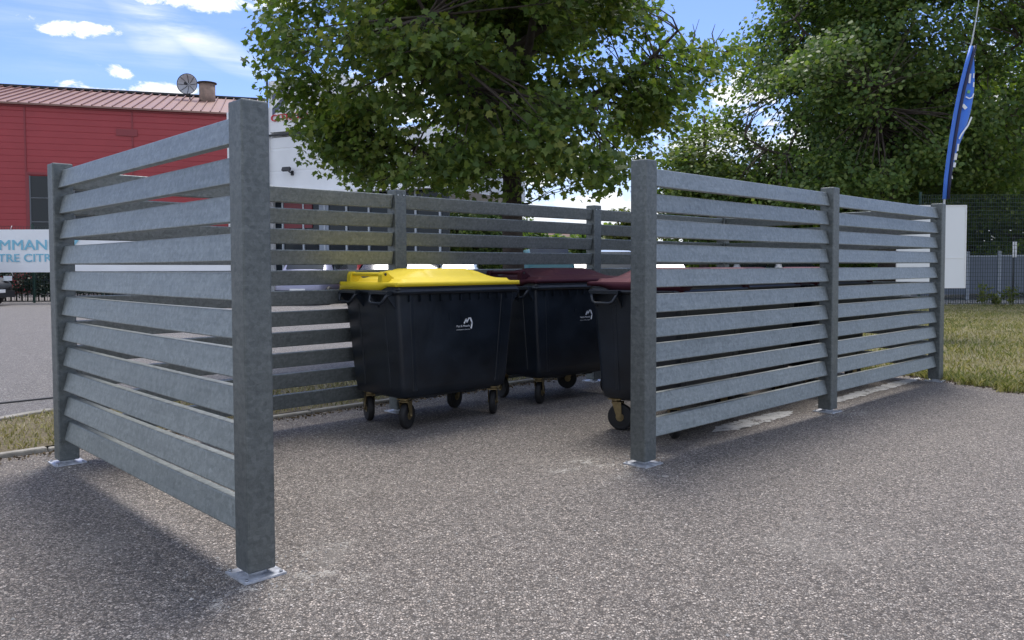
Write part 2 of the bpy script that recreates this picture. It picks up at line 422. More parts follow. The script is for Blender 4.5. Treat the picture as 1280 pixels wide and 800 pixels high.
M_gravel = mat_asphalt('pale_stone', .5, .5, 12, (1, .98, .95), .15)
M_dead = mat('dry_twig', (.10, .085, .07), .9)

# ------------------------------------------------------------------ ground
PHI = 0.80491
U2 = Vector((math.sin(PHI), math.cos(PHI))); V2 = Vector((-math.cos(PHI), math.sin(PHI)))
A2 = Vector((-1.04262, 3.20901)); L, WD = 2.585, 2.598
def uv(u, v): 
    p = A2 + U2 * u + V2 * v; return (p.x, p.y)
RZ = math.pi / 2 - PHI

sheet('ground', [(-500, -300), (500, -300), (500, 900), (-500, 900)], 0.0, M_road)
pad = [uv(-25, 3.02), uv(8.02, 3.02), uv(8.0, 1.2), uv(7.97, 0.02), uv(7.83, -.45), uv(7.58, -.87), uv(7.3, -1.5), uv(6.6, -4), uv(6.0, -12), uv(-25, -12)]
sheet('asphalt_pad', pad, 0.004, M_pad)
lawn = [uv(8.05, 6.0), uv(8.02, 3.02), uv(8.0, 1.2), uv(7.97, 0.02), uv(7.83, -.45), uv(7.58, -.87), uv(7.3, -1.5), uv(6.6, -4), (40, -4), (40, 25.2), (9, 25.2), (4, 19)]
sheet('lawn_ground', lawn, 0.008, M_lawn)
strip = [uv(-14, 3.10), uv(8.05, 3.10), uv(8.05, 4.75), uv(3, 4.72), uv(.42, 4.56), uv(-.5, 4.22), uv(-2, 3.9), uv(-14, 3.5)]
sheet('verge_ground', strip, 0.03, M_strip)
sheet('gravel_bed', [(8, 25.2), (45, 25.2), (45, 29.5), (8, 29.5)], 0.012, M_gravel)

def kerb(pts, w, h, seg=1.0, jit=.006):
    mb = MB()
    for a, b in zip(pts[:-1], pts[1:]):
        a, b = Vector((*a, 0)), Vector((*b, 0)); n = max(1, round((b - a).length / seg)); d = (b - a) / n
        rot = Matrix.Rotation(math.atan2(d.y, d.x), 3, 'Z')
        for i in range(n):
            c = a + d * (i + .5)
            mb.box((c.x, c.y, h / 2 - .02 + random.uniform(-jit, jit)), (d.length - .012, w, h + .04), rot)
    return mb
o = tag(bevel(kerb([uv(-14, 3.06), uv(8.0, 3.06)], .06, .032).build('kerb', M_concrete), .012), kind='structure')
o = tag(bevel(kerb([uv(-14, 3.48), uv(-2, 3.88), uv(-.5, 4.24), uv(.42, 4.60), uv(3, 4.76), uv(8.05, 4.80)], .09, .05).build('kerb', M_concrete), .012), kind='structure')
o = tag(kerb([uv(-14, 4.6), uv(.2, 5.53), uv(9, 5.58)], .035, .008, 3).build('gutter_joint', mat('joint_tar', (.06, .06, .06), .8)), kind='structure')

def worn(name, colr, lo, hi, amax, sc_):
    m = bpy.data.materials.new(name); m.use_nodes = True; t = NT(m.node_tree); b = t.n['Principled BSDF']; c = t.n.new('ShaderNodeTexCoord').outputs['Object']
    b.inputs['Base Color'].default_value = (*colr, 1); b.inputs['Roughness'].default_value = .95
    t.put(b.inputs['Alpha'], t.m('MULTIPLY', t.smooth(t.m('ADD', t.m('MULTIPLY', t.noise(c, sc_, 5, .7), .6), t.m('MULTIPLY', t.noise(c, 90, 3, .6), .4)), lo, hi), amax)); return m
M_worn = worn('worn_white_paint_marks', (.56, .55, .53), .36, .50, .92, 9)
# worn paint line and cement traces under the right hand panels
def ragged(u0, u1, v0, v1, z, m, seed, n=40, amp=.03, name='worn_marking'):
    r_ = random.Random(seed); top = []; bot = []
    for i in range(n + 1):
        f = i / n; u = u0 + (u1 - u0) * f; e = min(1, 6 * f, 6 * (1 - f))
        c = (v0 + v1) / 2; h = (v1 - v0) / 2 * e
        top.append(uv(u, c + h + r_.uniform(-amp, amp) * e)); bot.append(uv(u + r_.uniform(-.02, .02), c - h + r_.uniform(-amp, amp) * e))
    return sheet(name, bot + top[::-1], z, m)
ragged(3.72, 4.98, .13, .31, .0072, M_worn, 3, 70, .018)
ragged(5.35, 8.0, .13, .27, .008, M_worn, 5, 60, .02)
ragged(4.85, 5.5, -.16, -.08, .008, worn('cement_traces', (.46, .43, .385), .46, .60, .7, 7), 8, 30, .05)

# ------------------------------------------------------------------ the enclosure
enc = empty('bin_enclosure', (A2.x, A2.y, 0), RZ, 'grey slatted enclosure of square posts and sloping boards standing round the wheeled bins', 'enclosure')
PS = .118
def post_mesh():
    mb = MB(); mb.box((0, 0, .03 + 1.87 / 2), (PS, PS, 1.87)); return mb.mesh('post')
def plate_mesh():
    mb = MB()
    mb.box((0, 0, .0085), (.178, .178, .008))
    mb.tube([(0, 0, .011), (0, 0, .032)], .043, 16)
    for a in (-1, 1):
        for b in (-1, 1):
            mb.tube([(a * .073, b * .073, .011), (a * .073, b * .073, .0135)], .0115, 10, 0)
            mb.tube([(a * .073, b * .073, .0135), (a * .073, b * .073, .021)], .007, 6, 1)
    return mb.mesh('base_plate')
me_post = post_mesh(); me_post.materials.append(M_postm)
me_plate = plate_mesh(); me_plate.materials.append(M_zinc); me_plate.materials.append(M_bolt)
def screw_mesh(sy):
    mb = MB()
    mb.tube([(0, sy * (PS / 2 + .001), 1.855), (0, sy * (PS / 2 + .005), 1.855)], .006, 10)
    return mb.mesh('screw')
me_scr = screw_mesh(-1); me_scr.materials.append(M_zinc)
def put_post(u, v, screws=False):
    p = bpy.data.objects.new('post', me_post); COL.objects.link(p); p.parent = enc; p.location = (u, v, 0); bevel(p, .008, 2)
    q = bpy.data.objects.new('base_plate', me_plate); COL.objects.link(q); q.parent = p
    q.rotation_euler = (0, 0, random.choice((0, R(90))))
    if screws:
        for x in (-.03, .03):
            s_ = bpy.data.objects.new('screw', me_scr); COL.objects.link(s_); s_.parent = p; s_.location = (x, 0, 0)
for i in range(4): put_post(i * L, 0)
for i in range(4): put_post(i * L, WD, i in (1, 2))

SL_P, SL_H, SL_Z0 = .158, .116, .163
# slat section: (outward, height above its lower edge), outer face leaning inward at the top
SEC = [(.032, 0.0), (.003, SL_H), (-.040, SL_H), (-.013, 0.0)]
def panel(p0, p1, outward):
    """eleven slats between two post centres (local u,v); outward = unit vector of the outer side"""
    p0, p1, n = Vector((*p0, 0)), Vector((*p1, 0)), Vector((*outward, 0))
    d = (p1 - p0).normalized(); a = p0 + d * (PS / 2 + .003); b = p1 - d * (PS / 2 + .003)
    mb = MB()
    for k in range(11):
        z = SL_Z0 + k * SL_P + random.uniform(-.002, .002)
        sag = random.uniform(0, .003); N = 6; rings = []
        for i in range(N + 1):
            f = i / N; c = a.lerp(b, f); dz = -sag * 4 * f * (1 - f)
            rings.append([c + n * (q[0] + random.uniform(-.0008, .0008)) + Vector((0, 0, z + q[1] + dz)) for q in SEC])
        mb.loft(rings, 0, (True, True), False)
    me = mb.mesh('slat_panel')
    return bevel(link('slat_panel', me, M_fence, enc), .007, 3, 40)
panel((0, 0), (0, WD), (-1, 0))
panel((0, WD), (L, WD), (0, 1)); panel((L, WD), (2 * L, WD), (0, 1)); panel((2 * L, WD), (3 * L, WD), (0, 1))
panel((L, 0), (2 * L, 0), (0, -1)); panel((2 * L, 0), (3 * L, 0), (0, -1))
panel((3 * L, 0), (3 * L, WD), (1, 0))

# ------------------------------------------------------------------ wheeled bins
def sstep(a, b, x):
    t = min(1, max(0, (x - a) / (b - a))); return t * t * (3 - 2 * t)
def lid_mesh():
    NX, NY = 64, 30; hx, hy = .630, .385; mb = MB(); vs = []; fs = []
    def h(x, y):
        fx = 1 - sstep(.16, .50, abs(x)); fy = (1 - sstep(.20, .345, abs(y - .015)))
        ridge = .080 * (0.35 * (1 - sstep(.30, .58, abs(x))) + .65 * fx) * fy
        step = .022 * (1 - sstep(.535, .56, abs(x))) * (1 - sstep(.335, .348, abs(y)))
        crease = -.010 * math.exp(-((abs(x) - .24) / .018) ** 2) * fy
        return 1.128 + step + ridge + crease
    for j in range(NY + 1):
        for i in range(NX + 1):
            x = -hx + 2 * hx * i / NX; y = -hy + 2 * hy * j / NY
            vs.append((x, y, h(x, y)))
    for j in range(NY):
        for i in range(NX):
            a = j * (NX + 1) + i; fs.append((a, a + 1, a + NX + 2, a + NX + 1))
    # skirt
    per = [i for i in range(NX + 1)] + [j * (NX + 1) + NX for j in range(1, NY + 1)] + [NY * (NX + 1) + i for i in range(NX - 1, -1, -1)] + [j * (NX + 1) for j in range(NY - 1, 0, -1)]
    base = len(vs)
    for p in per:
        x, y, z = vs[p]
        low = .032 + .042 * sstep(.44, .56, abs(x)) * sstep(-.30, -.12, y)      # deeper, rounded ends towards the hinge
        vs.append((x * 1.004, y * 1.006, z - low))
    for k in range(len(per)):
        fs.append((per[k], base + k, base + (k + 1) % len(per), per[(k + 1) % len(per)]))
    base2 = len(vs)
    for k, p in enumerate(per):
        x, y, z = vs[base + k]; vs.append((x * .97, y * .95, z))
    for k in range(len(per)):
        fs.append((base + k, base2 + k, base2 + (k + 1) % len(per), base + (k + 1) % len(per)))
    mb.add(vs, fs, 0, True); return mb.mesh('lid')
def lid_handle_mesh(s):
    mb = MB(); x = s * .585
    mb.tube([(x, -.16, 1.186), (x, .30, 1.186)], .016, 12)
    for y in (-.16, .27):
        prof = [(x - s * .13, 1.125), (x - s * .05, 1.178), (x - s * .012, 1.207), (x + s * .014, 1.207), (x + s * .03, 1.186), (x + s * .036, 1.125)]
        n = len(prof); vs = [(px_, y - .022, pz) for px_, pz in prof] + [(px_, y + .03, pz) for px_, pz in prof]
        mb.add(vs, [(k, (k + 1) % n, n + (k + 1) % n, n + k) for k in range(n)] + [tuple(range(n))[::-1], tuple(range(n, 2 * n))])
        mb.tube([(x, y + .031, 1.186), (x, y + .036, 1.186)], .011, 12, 1)
        mb.tube([(x, y - .022, 1.186), (x, y - .026, 1.186)], .011, 12, 1)
    return mb.mesh('lid_handle')
def body_mesh():
    mb = MB()
    rings = [rrect(.500, .285, .03, .245), rrect(.530, .312, .035, .258), rrect(.545, .325, .036, .34), rrect(.607, .352, .036, 1.02), rrect(.607, .352, .036, 1.07)]
    mb.loft(rings, 0, (True, False), True)
    # panels pressed into front and ends: raised corner ribs and vertical stiffeners
    def wall_x(z): return .545 + (.607 - .545) * (z - .34) / .68
    def wall_y(z): return .325 + (.352 - .325) * (z - .34) / .68
    for x in (-.47, .47):
        for sy in (-1, 1):
            z0, z1 = .30, 1.02
            k0, k1 = wall_x(z0) / wall_x(z1), 1
            mb.add([(x * k0 - .022, sy * (wall_y(z0) - .004), z0), (x * k0 + .022, sy * (wall_y(z0) - .004), z0), (x + .022, sy * (wall_y(z1) - .004), z1), (x - .022, sy * (wall_y(z1) - .004), z1),
                    (x * k0 - .014, sy * (wall_y(z0) + .0018), z0), (x * k0 + .014, sy * (wall_y(z0) + .0018), z0), (x + .014, sy * (wall_y(z1) + .0018), z1), (x - .014, sy * (wall_y(z1) + .0018), z1)],
                   [(0, 1, 5, 4), (1, 2, 6, 5), (2, 3, 7, 6), (3, 0, 4, 7), (4, 5, 6, 7)])
    for y in (-.17, .17):
        for sx in (-1, 1):
            z0, z1 = .32, .96
            mb.add([(sx * (wall_x(z0) - .004), y - .02, z0), (sx * (wall_x(z0) - .004), y + .02, z0), (sx * (wall_x(z1) - .004), y + .02, z1), (sx * (wall_x(z1) - .004), y - .02, z1),
                    (sx * (wall_x(z0) + .004), y - .013, z0), (sx * (wall_x(z0) + .004), y + .013, z0), (sx * (wall_x(z1) + .004), y + .013, z1), (sx * (wall_x(z1) + .004), y - .013, z1)],
                   [(0, 1, 5, 4), (1, 2, 6, 5), (2, 3, 7, 6), (3, 0, 4, 7), (4, 5, 6, 7)])
    for i in range(11):                           # gussets under the rim
        x = -.5 + i * .1
        for sy in (-1, 1): mb.box((x, sy * .363, 1.005), (.007, .03, .05))
    # mould marks above the print
    for x in (-.10, .02): mb.box((x, -.3445, .88), (.004, .006, .11), Matrix.Rotation(R(-2.2), 3, 'X'))
    mb.box((0, 0, .245), (.92, .52, .03))
    for x in (-.2, .2): mb.box((x, 0, .228), (.10, .5, .02))
    return mb.mesh('body')
def rim_mesh():
    mb = MB()
    mb.loft([rrect(.600, .345, .05, 1.035), rrect(.622, .378, .05, 1.035), rrect(.640, .392, .05, 1.05), rrect(.640, .392, .05, 1.062), rrect(.628, .380, .05, 1.072), rrect(.628, .380, .05, 1.094), rrect(.590, .345, .05, 1.094)], 0, (False, False), False)
    return mb.mesh('rim')
def handle_mesh(sx, y):
    mb = MB(); w = .105; x0 = sx * .60; x1 = sx * .695
    mb.tube([(x0, y - w, 1.045), (x1 - sx * .02, y - w, 1.03), (x1, y - w + .02, .985), (x1, y - w + .045, .972), (x1, y + w - .045, .972), (x1, y + w - .02, .985), (x1 - sx * .02, y + w, 1.03), (x0, y + w, 1.045)], .012, 8)
    mb.box((sx * .635, y, 1.052), (.09, 2 * w + .03, .024))
    for s_ in (-1, 1):
        yy = y + s_ * w; xa = sx * .596
        mb.add([(xa, yy - .006, 1.04), (sx * .685, yy - .006, 1.04), (xa, yy - .006, .93), (xa, yy + .006, 1.04), (sx * .685, yy + .006, 1.04), (xa, yy + .006, .93)],
               [(0, 1, 2), (3, 5, 4), (0, 3, 4, 1), (1, 4, 5, 2), (2, 5, 3, 0)])
    return mb.mesh('handle')
def wheel_mesh():
    mb = MB(); prof = [(.030, .022), (.070, .022), (.078, .020), (.092, .025), (.100, .014), (.1015, 0), (.100, -.014), (.092, -.025), (.078, -.020), (.070, -.022), (.030, -.022)]
    n = 28; rings = []
    for r_, y in prof: rings.append([(r_ * math.cos(2 * math.pi * k / n), y, r_ * math.sin(2 * math.pi * k / n)) for k in range(n)])
    mb.loft(rings, 0, (True, True), True); return mb.mesh('wheel')
def hub_mesh():
    mb = MB(); mb.tube([(0, -.034, 0), (0, .034, 0)], .012, 10)
    for s_ in (-1, 1): mb.tube([(0, s_ * .0225, 0), (0, s_ * .0265, 0)], .032, 16)
    return mb.mesh('hub')
def fork_mesh():
    mb = MB()
    mb.box((0, 0, .238), (.10, .085, .008)); mb.tube([(0, 0, .218), (0, 0, .236)], .034, 16)
    mb.box((.014, 0, .213), (.075, .078, .010))
    for s_ in (-1, 1):
        y = s_ * .036
        prof = [(-.022, .212), (.050, .212), (.056, .10), (.046, .086), (.026, .086), (.012, .11)]; n = len(prof)
        vs = [(a, y - .002, b) for a, b in prof] + [(a, y + .002, b) for a, b in prof]
        mb.add(vs, [(k, (k + 1) % n, n + (k + 1) % n, n + k) for k in range(n)] + [tuple(range(n))[::-1], tuple(range(n, 2 * n))])
    mb.tube([(.036, -.044, .1015), (.036, .044, .1015)], .010, 8)
    return mb.mesh('castor_fork')
def logo_mesh():
    t1, w1 = text_mesh('Mad & Moselle', .017); t2, w2 = text_mesh('communauté de communes', .009)
    k2 = w1 / w2
    items = [(t1, Matrix.Translation((-.085, 0, 0))), (t2, Matrix.Translation((-.085, 0, -.024)) @ Matrix.Diagonal((k2, 1, 1, 1)))]
    mb = MB()
    def stroke(pts, w):
        for (a, b) in zip(pts[:-1], pts[1:]):
            a, b = Vector((a[0], 0, a[1])), Vector((b[0], 0, b[1])); d = (b - a).normalized(); s_ = Vector((-d.z, 0, d.x)) * w / 2
            mb.add([a - s_ - d * w * .3, b - s_ + d * w * .3, b + s_ + d * w * .3, a + s_ - d * w * .3], [(0, 1, 2, 3)])
    stroke([(-.002, .030), (.018, .060), (.026, .036), (.046, .066), (.062, .066)], .012)
    stroke([(.064, .066), (.080, .028), (.068, -.012)], .015)
    items.append((mb.mesh('mark'), Matrix.Identity(4)))
    return join_meshes('logo', items)

BM = dict(body=body_mesh(), rim=rim_mesh(), lid=lid_mesh(), lh1=lid_handle_mesh(-1), lh2=lid_handle_mesh(1), wheel=wheel_mesh(), hub=hub_mesh(), fork=fork_mesh(), logo=logo_mesh())
BM['logo'].transform(Matrix.Translation((.055, -.3475, .765)) @ Matrix.Rotation(R(-2.2), 4, 'X'))
for k, m_ in (('body', M_bin), ('rim', M_bin), ('wheel', M_rubber), ('hub', M_fork), ('fork', M_fork), ('logo', M_logo)): BM[k].materials.append(m_)
HND = []
for sx in (-1, 1):
    for y in (-.215, .205):
        me = handle_mesh(sx, y); me.materials.append(M_bin); HND.append(me)
LIDS = {}
for nm, m_ in (('yellow', M_yellow), ('maroon', M_maroon)):
    LIDS[nm] = []
    for k in ('lid', 'lh1', 'lh2'):
        me = BM[k].copy(); me.materials.append(m_); me.materials.append(M_dark); LIDS[nm].append(me)
def child(name, me, parent, loc=(0, 0, 0), rz=0.0):
    o = bpy.data.objects.new(name, me); COL.objects.link(o); o.parent = parent; o.location = loc; o.rotation_euler = (0, 0, rz); return o
def wheeled_bin(u, v, flip, lid, label, swivel, dz=0):
    p = uv(u, v)
    t = empty('wheeled_bin', (p[0], p[1], .004), RZ + (math.pi if flip else 0) + R(dz), label, 'bin', 'four wheeled bins in the slatted enclosure')
    b = child('body', BM['body'], t)
    bevel(child('rim', BM['rim'], t), .004, 2)
    l = child('lid', LIDS[lid][0], t); bevel(child('lid_handle', LIDS[lid][1], l), .004, 2)
    for me in HND: child('handle', me, t)
    if not flip or True: child('logo', BM['logo'], t)
    for (x, y), a in zip(((-.455, -.235), (.455, -.235), (-.455, .235), (.455, .235)), swivel):
        f = child('castor', BM['fork'], t, (x, y, 0), R(a))
        w = child('wheel', BM['wheel'], f, (.036, 0, .1015)); child('hub', BM['hub'], f, (.036, 0, .1015))
    return t
wheeled_bin(2.62, 2.17, False, 'yellow', 'dark bin on castors with a bright yellow lid, nearest the left of the enclosure', (28, 40, 70, 200))
wheeled_bin(4.16, 2.22, False, 'maroon', 'maroon lidded bin with white print on its front, just right of the yellow lidded bin', (30, 10, 80, 150), -1.5)
wheeled_bin(3.79, .63, True, 'maroon', 'dark bin with a maroon lid, partly hidden behind the front post at the entrance', (60, 100, 95, 40), 9)
wheeled_bin(5.12, .90, True, 'maroon', 'maroon lidded bin behind the middle of the front slats, second from the entrance post', (10, 130, 60, 20), 2)
wheeled_bin(6.60, .86, True, 'maroon', 'dark bin with a maroon lid behind the right end of the front slats', (60, 20, 160, 40), -1)

# ------------------------------------------------------------------ trees
def inside(poly, x, y):
    r_ = np.zeros(len(x), bool); n = len(poly); j = n - 1
    for i in range(n):
        xi, yi = poly[i]; xj, yj = poly[j]
        cnd = ((yi > y) != (yj > y)) & (x < (xj - xi) * (y - yi) / (yj - yi + 1e-12) + xi); r_ ^= cnd; j = i
    return r_
MAPLE = np.array([(0, -.02), (.20, .10), (.46, .06), (.36, .28), (.52, .52), (.24, .56), (.0, 1.0), (-.24, .56), (-.52, .52), (-.36, .28), (-.46, .06), (-.20, .10)])
LEAF6 = np.array([(0, 0), (.34, .25), (.40, .62), (0, 1.0), (-.40, .62), (-.34, .25)])
OVAL = np.array([(0, 0), (.26, .22), (.32, .5), (.18, .82), (0, 1.0), (-.18, .82), (-.32, .5), (-.26, .22)])
def leaves(centers, spread, per, size, seed, shape=MAPLE, up=.75, crown_c=None, flat=.6):
    g = np.random.default_rng(seed)
    n = len(centers) * per
    c = np.repeat(np.asarray(centers), per, 0)
    off = g.normal(0, 1, (n, 3)); off /= np.maximum(1, np.linalg.norm(off, axis=1, keepdims=True) / 1.9)
    off *= np.array([1, 1, flat]) * spread
    p = c + off
    nr = g.normal(0, .55, (n, 3)); nr[:, 2] += up
    if crown_c is not None:
        o_ = p - np.asarray(crown_c); o_ /= np.linalg.norm(o_, axis=1, keepdims=True) + 1e-6; nr += o_ * .55
    nr /= np.linalg.norm(nr, axis=1, keepdims=True)
    d = g.normal(0, 1, (n, 3)) + (off / (np.linalg.norm(off, axis=1, keepdims=True) + 1e-6)) * .9; d[:, 2] -= .45
    d -= nr * (d * nr).sum(1, keepdims=True); d /= np.linalg.norm(d, axis=1, keepdims=True)
    s_ = np.cross(nr, d); sz = size * g.uniform(.65, 1.2, (n, 1, 1))
    sh = shape - np.array([0, .45])
    fold = np.abs(sh[:, 0]) * -.25 - (sh[:, 1] ** 2) * .18
    co = p[:, None, :] + sz * (s_[:, None, :] * sh[None, :, :1] + d[:, None, :] * sh[None, :, 1:2] + nr[:, None, :] * fold[None, :, None])
    return np_mesh('crown', co.reshape(-1, 3), len(shape))
def crown_points(n, c, r, seed, voids=10, vr=.28, lump=.16, shell=.5, zmin=None, clump=None, outline=None):
    if clump is not None:
        K, cr = clump; g = np.random.default_rng(seed + 9)
        base = crown_points(K, c, r, seed, voids, vr, lump, shell, zmin, None, outline); out = []
        while len(out) < n:
            i = g.integers(0, K); o_ = g.normal(0, 1, 3); o_ /= max(1, np.linalg.norm(o_) / 1.5)
            p = base[i] + o_ * np.array([1, 1, .55]) * cr
            if zmin is not None and p[2] < zmin: continue
            if outline is not None and not inside(outline, np.array([p[0]]), np.array([p[2]]))[0]: continue
            out.append(p)
        return np.array(out)
    g = np.random.default_rng(seed); pts = []
    bumps = g.normal(0, 1, (26, 3)); bumps /= np.linalg.norm(bumps, axis=1, keepdims=True); bs = g.uniform(-1, 1, 26)
    vd = g.normal(0, 1, (voids, 3)); vd /= np.linalg.norm(vd, axis=1, keepdims=True); vd *= g.uniform(.35, .95, (voids, 1))
    while len(pts) < n:
        d = g.normal(0, 1, 3); d /= np.linalg.norm(d)
        rad = (g.uniform(0, 1) ** shell)
        rr = 1 + lump * np.sum(bs * np.exp((bumps @ d - 1) * 9)) 
        q = d * rad * rr
        if voids and np.min(np.linalg.norm(vd - q, axis=1)) < vr: continue
        p = np.asarray(c) + q * np.asarray(r)
        if zmin is not None and p[2] < zmin + g.uniform(0, .3): continue
        if outline is not None and not inside(outline, np.array([p[0]]), np.array([p[2]]))[0]: continue
        pts.append(p)
    return np.array(pts)
def tree(name, label, base, trunk_r, top, c, r, nl, clusters, per, spread, size, seed, leafmat, shape=MAPLE, lean=(0, 0), group=None, zfork=None, voids=10, vr=.28, shell=.5, zmin=None, extra=None, cat='tree', lump=.16, clump=None, outline=None):
    rd = random.Random(seed); t = empty(name, (base[0], base[1], 0), 0, label, cat, group)
    B = Vector((base[0], base[1], 0)); C = Vector(c)
    mb = MB(); tp = []
    N = 12
    for i in range(N + 1):
        f = i / N
        tp.append(Vector((lean[0] * f + (rd.uniform(-.05, .05) * f), lean[1] * f + rd.uniform(-.05, .05) * f, top * f)))
    tr = [trunk_r * (1.35 if i == 0 else 1) * (1 - .9 * (i / N) ** 1.1) + .012 for i in range(N + 1)]
    mb.tube(tp, tr, 12)
    nodes = [(p, tr[i]) for i, p in enumerate(tp) if p.z > (zfork or top * .25)]
    zf = zfork or top * .25
    for k in range(nl):
        f = (k + .5) / nl
        z = zf + (top * .85 - zf) * f ** 1.15
        i = min(N - 1, int(z / top * N)); p0 = tp[i].lerp(tp[i + 1], z / top * N - i)
        a = k * 2.39996 + rd.uniform(-.3, .3)
        phi = R(10 + 55 * f + rd.uniform(-10, 10))
        d = Vector((math.cos(a) * math.cos(phi), math.sin(a) * math.cos(phi), math.sin(phi)))
        # end of limb on the crown's skin
        rel = p0 + B - C; best = .3
        for s_ in np.linspace(.2, 8, 60):
            q = rel + d * s_
            if (q.x / r[0]) ** 2 + (q.y / r[1]) ** 2 + (q.z / r[2]) ** 2 > .78: break
            qo = q * 1.16 + C
            if outline is not None and not inside(outline, np.array([qo.x]), np.array([qo.z]))[0]: break
            best = s_
        e = p0 + d * best; mid = p0.lerp(e, .5) + Vector((0, 0, -.10 * best)) + Vector((rd.uniform(-.1, .1), rd.uniform(-.1, .1), 0)) * best * .5
        path = []
        for j in range(8):
            s_ = j / 7; path.append(p0 * (1 - s_) ** 2 + mid * 2 * s_ * (1 - s_) + e * s_ ** 2 + Vector((rd.uniform(-1, 1), rd.uniform(-1, 1), rd.uniform(-1, 1))) * .035 * best * .5 * (0 < j))
        r0 = min(tr[i] * .55, .02 + .022 * best) 
        rad = [r0 * (1 - .85 * j / 7) + .006 for j in range(8)]
        mb.tube(path, rad, 7, cap=False)
        nodes += [(path[j], rad[j]) for j in range(2, 8)]
    pts = crown_points(clusters, c, r, seed + 1, voids, vr, lump, shell, zmin, clump, outline)
    if extra is not None: pts = np.vstack([pts, np.asarray(extra)])
    P = np.array([n[0] for n in nodes])
    for p in pts:
        q = Vector(p) - B; dd = np.linalg.norm(P - np.array(q), axis=1) + 0.25 * np.maximum(0, P[:, 2] - q.z)
        i = int(np.argmin(dd)); a = nodes[i][0]; ln = (q - a).length
        if ln < .12: continue
        m_ = a.lerp(q, .5) + Vector((rd.uniform(-.1, .1), rd.uniform(-.1, .1), rd.uniform(-.02, .12))) * ln
        r0 = min(nodes[i][1] * .7, .008 + .010 * ln)
        mb.tube([a, a.lerp(m_, .6), m_.lerp(q, .3), q], [r0, r0 * .8, r0 * .55, .003], 5, cap=False)
        for w in range(3):
            e = q + Vector((rd.uniform(-1, 1), rd.uniform(-1, 1), rd.uniform(-.4, .5))) * spread * 1.2
            mb.tube([q.lerp(a, .15), e], [.005, .002], 4, cap=False)
    tk = mb.build('trunk', M_bark, t)
    lm = leaves(pts, spread, per, size, seed + 2, shape, crown_c=c)
    lm.transform(Matrix.Translation(-B)); link('crown', lm, leafmat, t)
    return t

def outl(px, dep, ctr, k):
    q = [at(ctr[0] + (a - ctr[0]) * k, ctr[1] + (b - ctr[1]) * k, dep) for a, b in px]; return [(p.x, p.z) for p in q]
# the near maple in the verge behind the enclosure
tb = at(641, 330, 11.3)
C1 = (at(617, 330, 11.3).x, 11.2, 4.6)
g3 = np.random.default_rng(3)
low = [at(px, py, dp) for px, py, dp in [(420, 205, 10.6), (450, 215, 10.9), (475, 228, 10.4), (400, 175, 10.7), (430, 165, 11.2), (505, 222, 10.8), (540, 232, 11.6), (580, 228, 12), (560, 210, 10.2), (610, 236, 10.6), (665, 232, 10.8), (700, 228, 11.4), (735, 232, 10.9), (765, 226, 11.2),
                                          (790, 205, 11.0), (815, 190, 11.5), (690, 205, 10.2), (745, 200, 10.6), (640, 215, 12.2), (520, 190, 10.4), (845, 150, 11.2), (880, 115, 11.3), (905, 80, 11.4), (915, 66, 11.1), (870, 75, 11), (346, 85, 11.3), (350, 30, 11.2), (338, 8, 11.3), (365, 130, 11), (380, 150, 11.3), (352, 62, 11), (362, 102, 10.9), (350, 112, 11.1), (378, 112, 11), (392, 142, 10.9), (372, 72, 10.8), (402, 196, 10.8), (440, 190, 10.7), (415, 150, 10.6), (395, 165, 10.9), (345, 50, 11.2), (800, 20, 11.2), (820, 45, 11), (845, 60, 11.3), (830, 85, 10.9), (805, 70, 11.4), (862, 92, 11), (785, 40, 11), (815, 110, 11.2), (770, 15, 10.9), (880, 82, 11.2), (850, 112, 10.8), (795, 95, 10.7), (760, 60, 10.8)]]
low = [(p.x, p.y, p.z) for p in low]
T1 = tree('maple_tree', 'broad maple tree with spreading limbs rising behind the back of the slatted enclosure', (tb.x + .03, 11.3), .165, 7.4, C1, (3.0, 2.75, 2.9), 24, 820, 70, .19, .094, 11, M_leaf1, lean=(-.12, 0), zfork=2.05, voids=34, vr=.20, shell=.42, zmin=2.1, extra=low, clump=(95, .36), outline=outl([(352, -60), (350, 0), (362, 40), (356, 75), (368, 100), (374, 125), (387, 150), (398, 185), (412, 208), (450, 232), (500, 238), (620, 243), (700, 241), (760, 240), (790, 225), (795, 205), (828, 165), (850, 128), (885, 95), (910, 68), (872, 52), (842, 32), (822, 0), (790, -60), (700, -170), (560, -200), (420, -150)], 11.3, (610, 60), .98))

# ------------------------------------------------------------------ second row of trees
tree('plane_tree', 'tall dense dark green tree behind the right end of the enclosure and the blue flag', (at(1110, 330, 31).x, 31), .36, 17.0, (at(1110, 60, 31).x, 31, 9.4), (8.4, 5.6, 8.2), 28, 1700, 66, .42, .165, 31, M_leaf2, LEAF6, zfork=3.0, voids=40, vr=.17, shell=.42, zmin=1.8, clump=(210, .78), outline=outl([(972, 0), (950, 40), (962, 75), (925, 125), (938, 150), (905, 185), (862, 215), (845, 262), (1330, 262), (1330, 60), (1262, 22), (1232, -15), (1180, -160), (1080, -200), (1000, -100)], 31, (1100, 60), 1.0))
tree('plane_tree', 'dark green tree cut by the right edge of the photo, behind the mesh fence', (at(1300, 330, 36).x, 36), .3, 13, (at(1310, 150, 36).x, 36, 7.6), (6.2, 5, 6.6), 14, 560, 64, .46, .2, 41, M_leaf2, LEAF6, zfork=1.6, voids=8, vr=.2, shell=.45, zmin=1.0)
tree('plane_tree', 'lower paler tree standing between the maple and the tall dark tree', (at(880, 330, 33).x, 33), .2, 7.4, (at(880, 230, 33).x, 33, 4.3), (2.3, 2.4, 2.9), 12, 260, 60, .34, .17, 51, M_leaf1, LEAF6, zfork=1.2, voids=10, vr=.22, shell=.5, zmin=1.0)
dtree = None
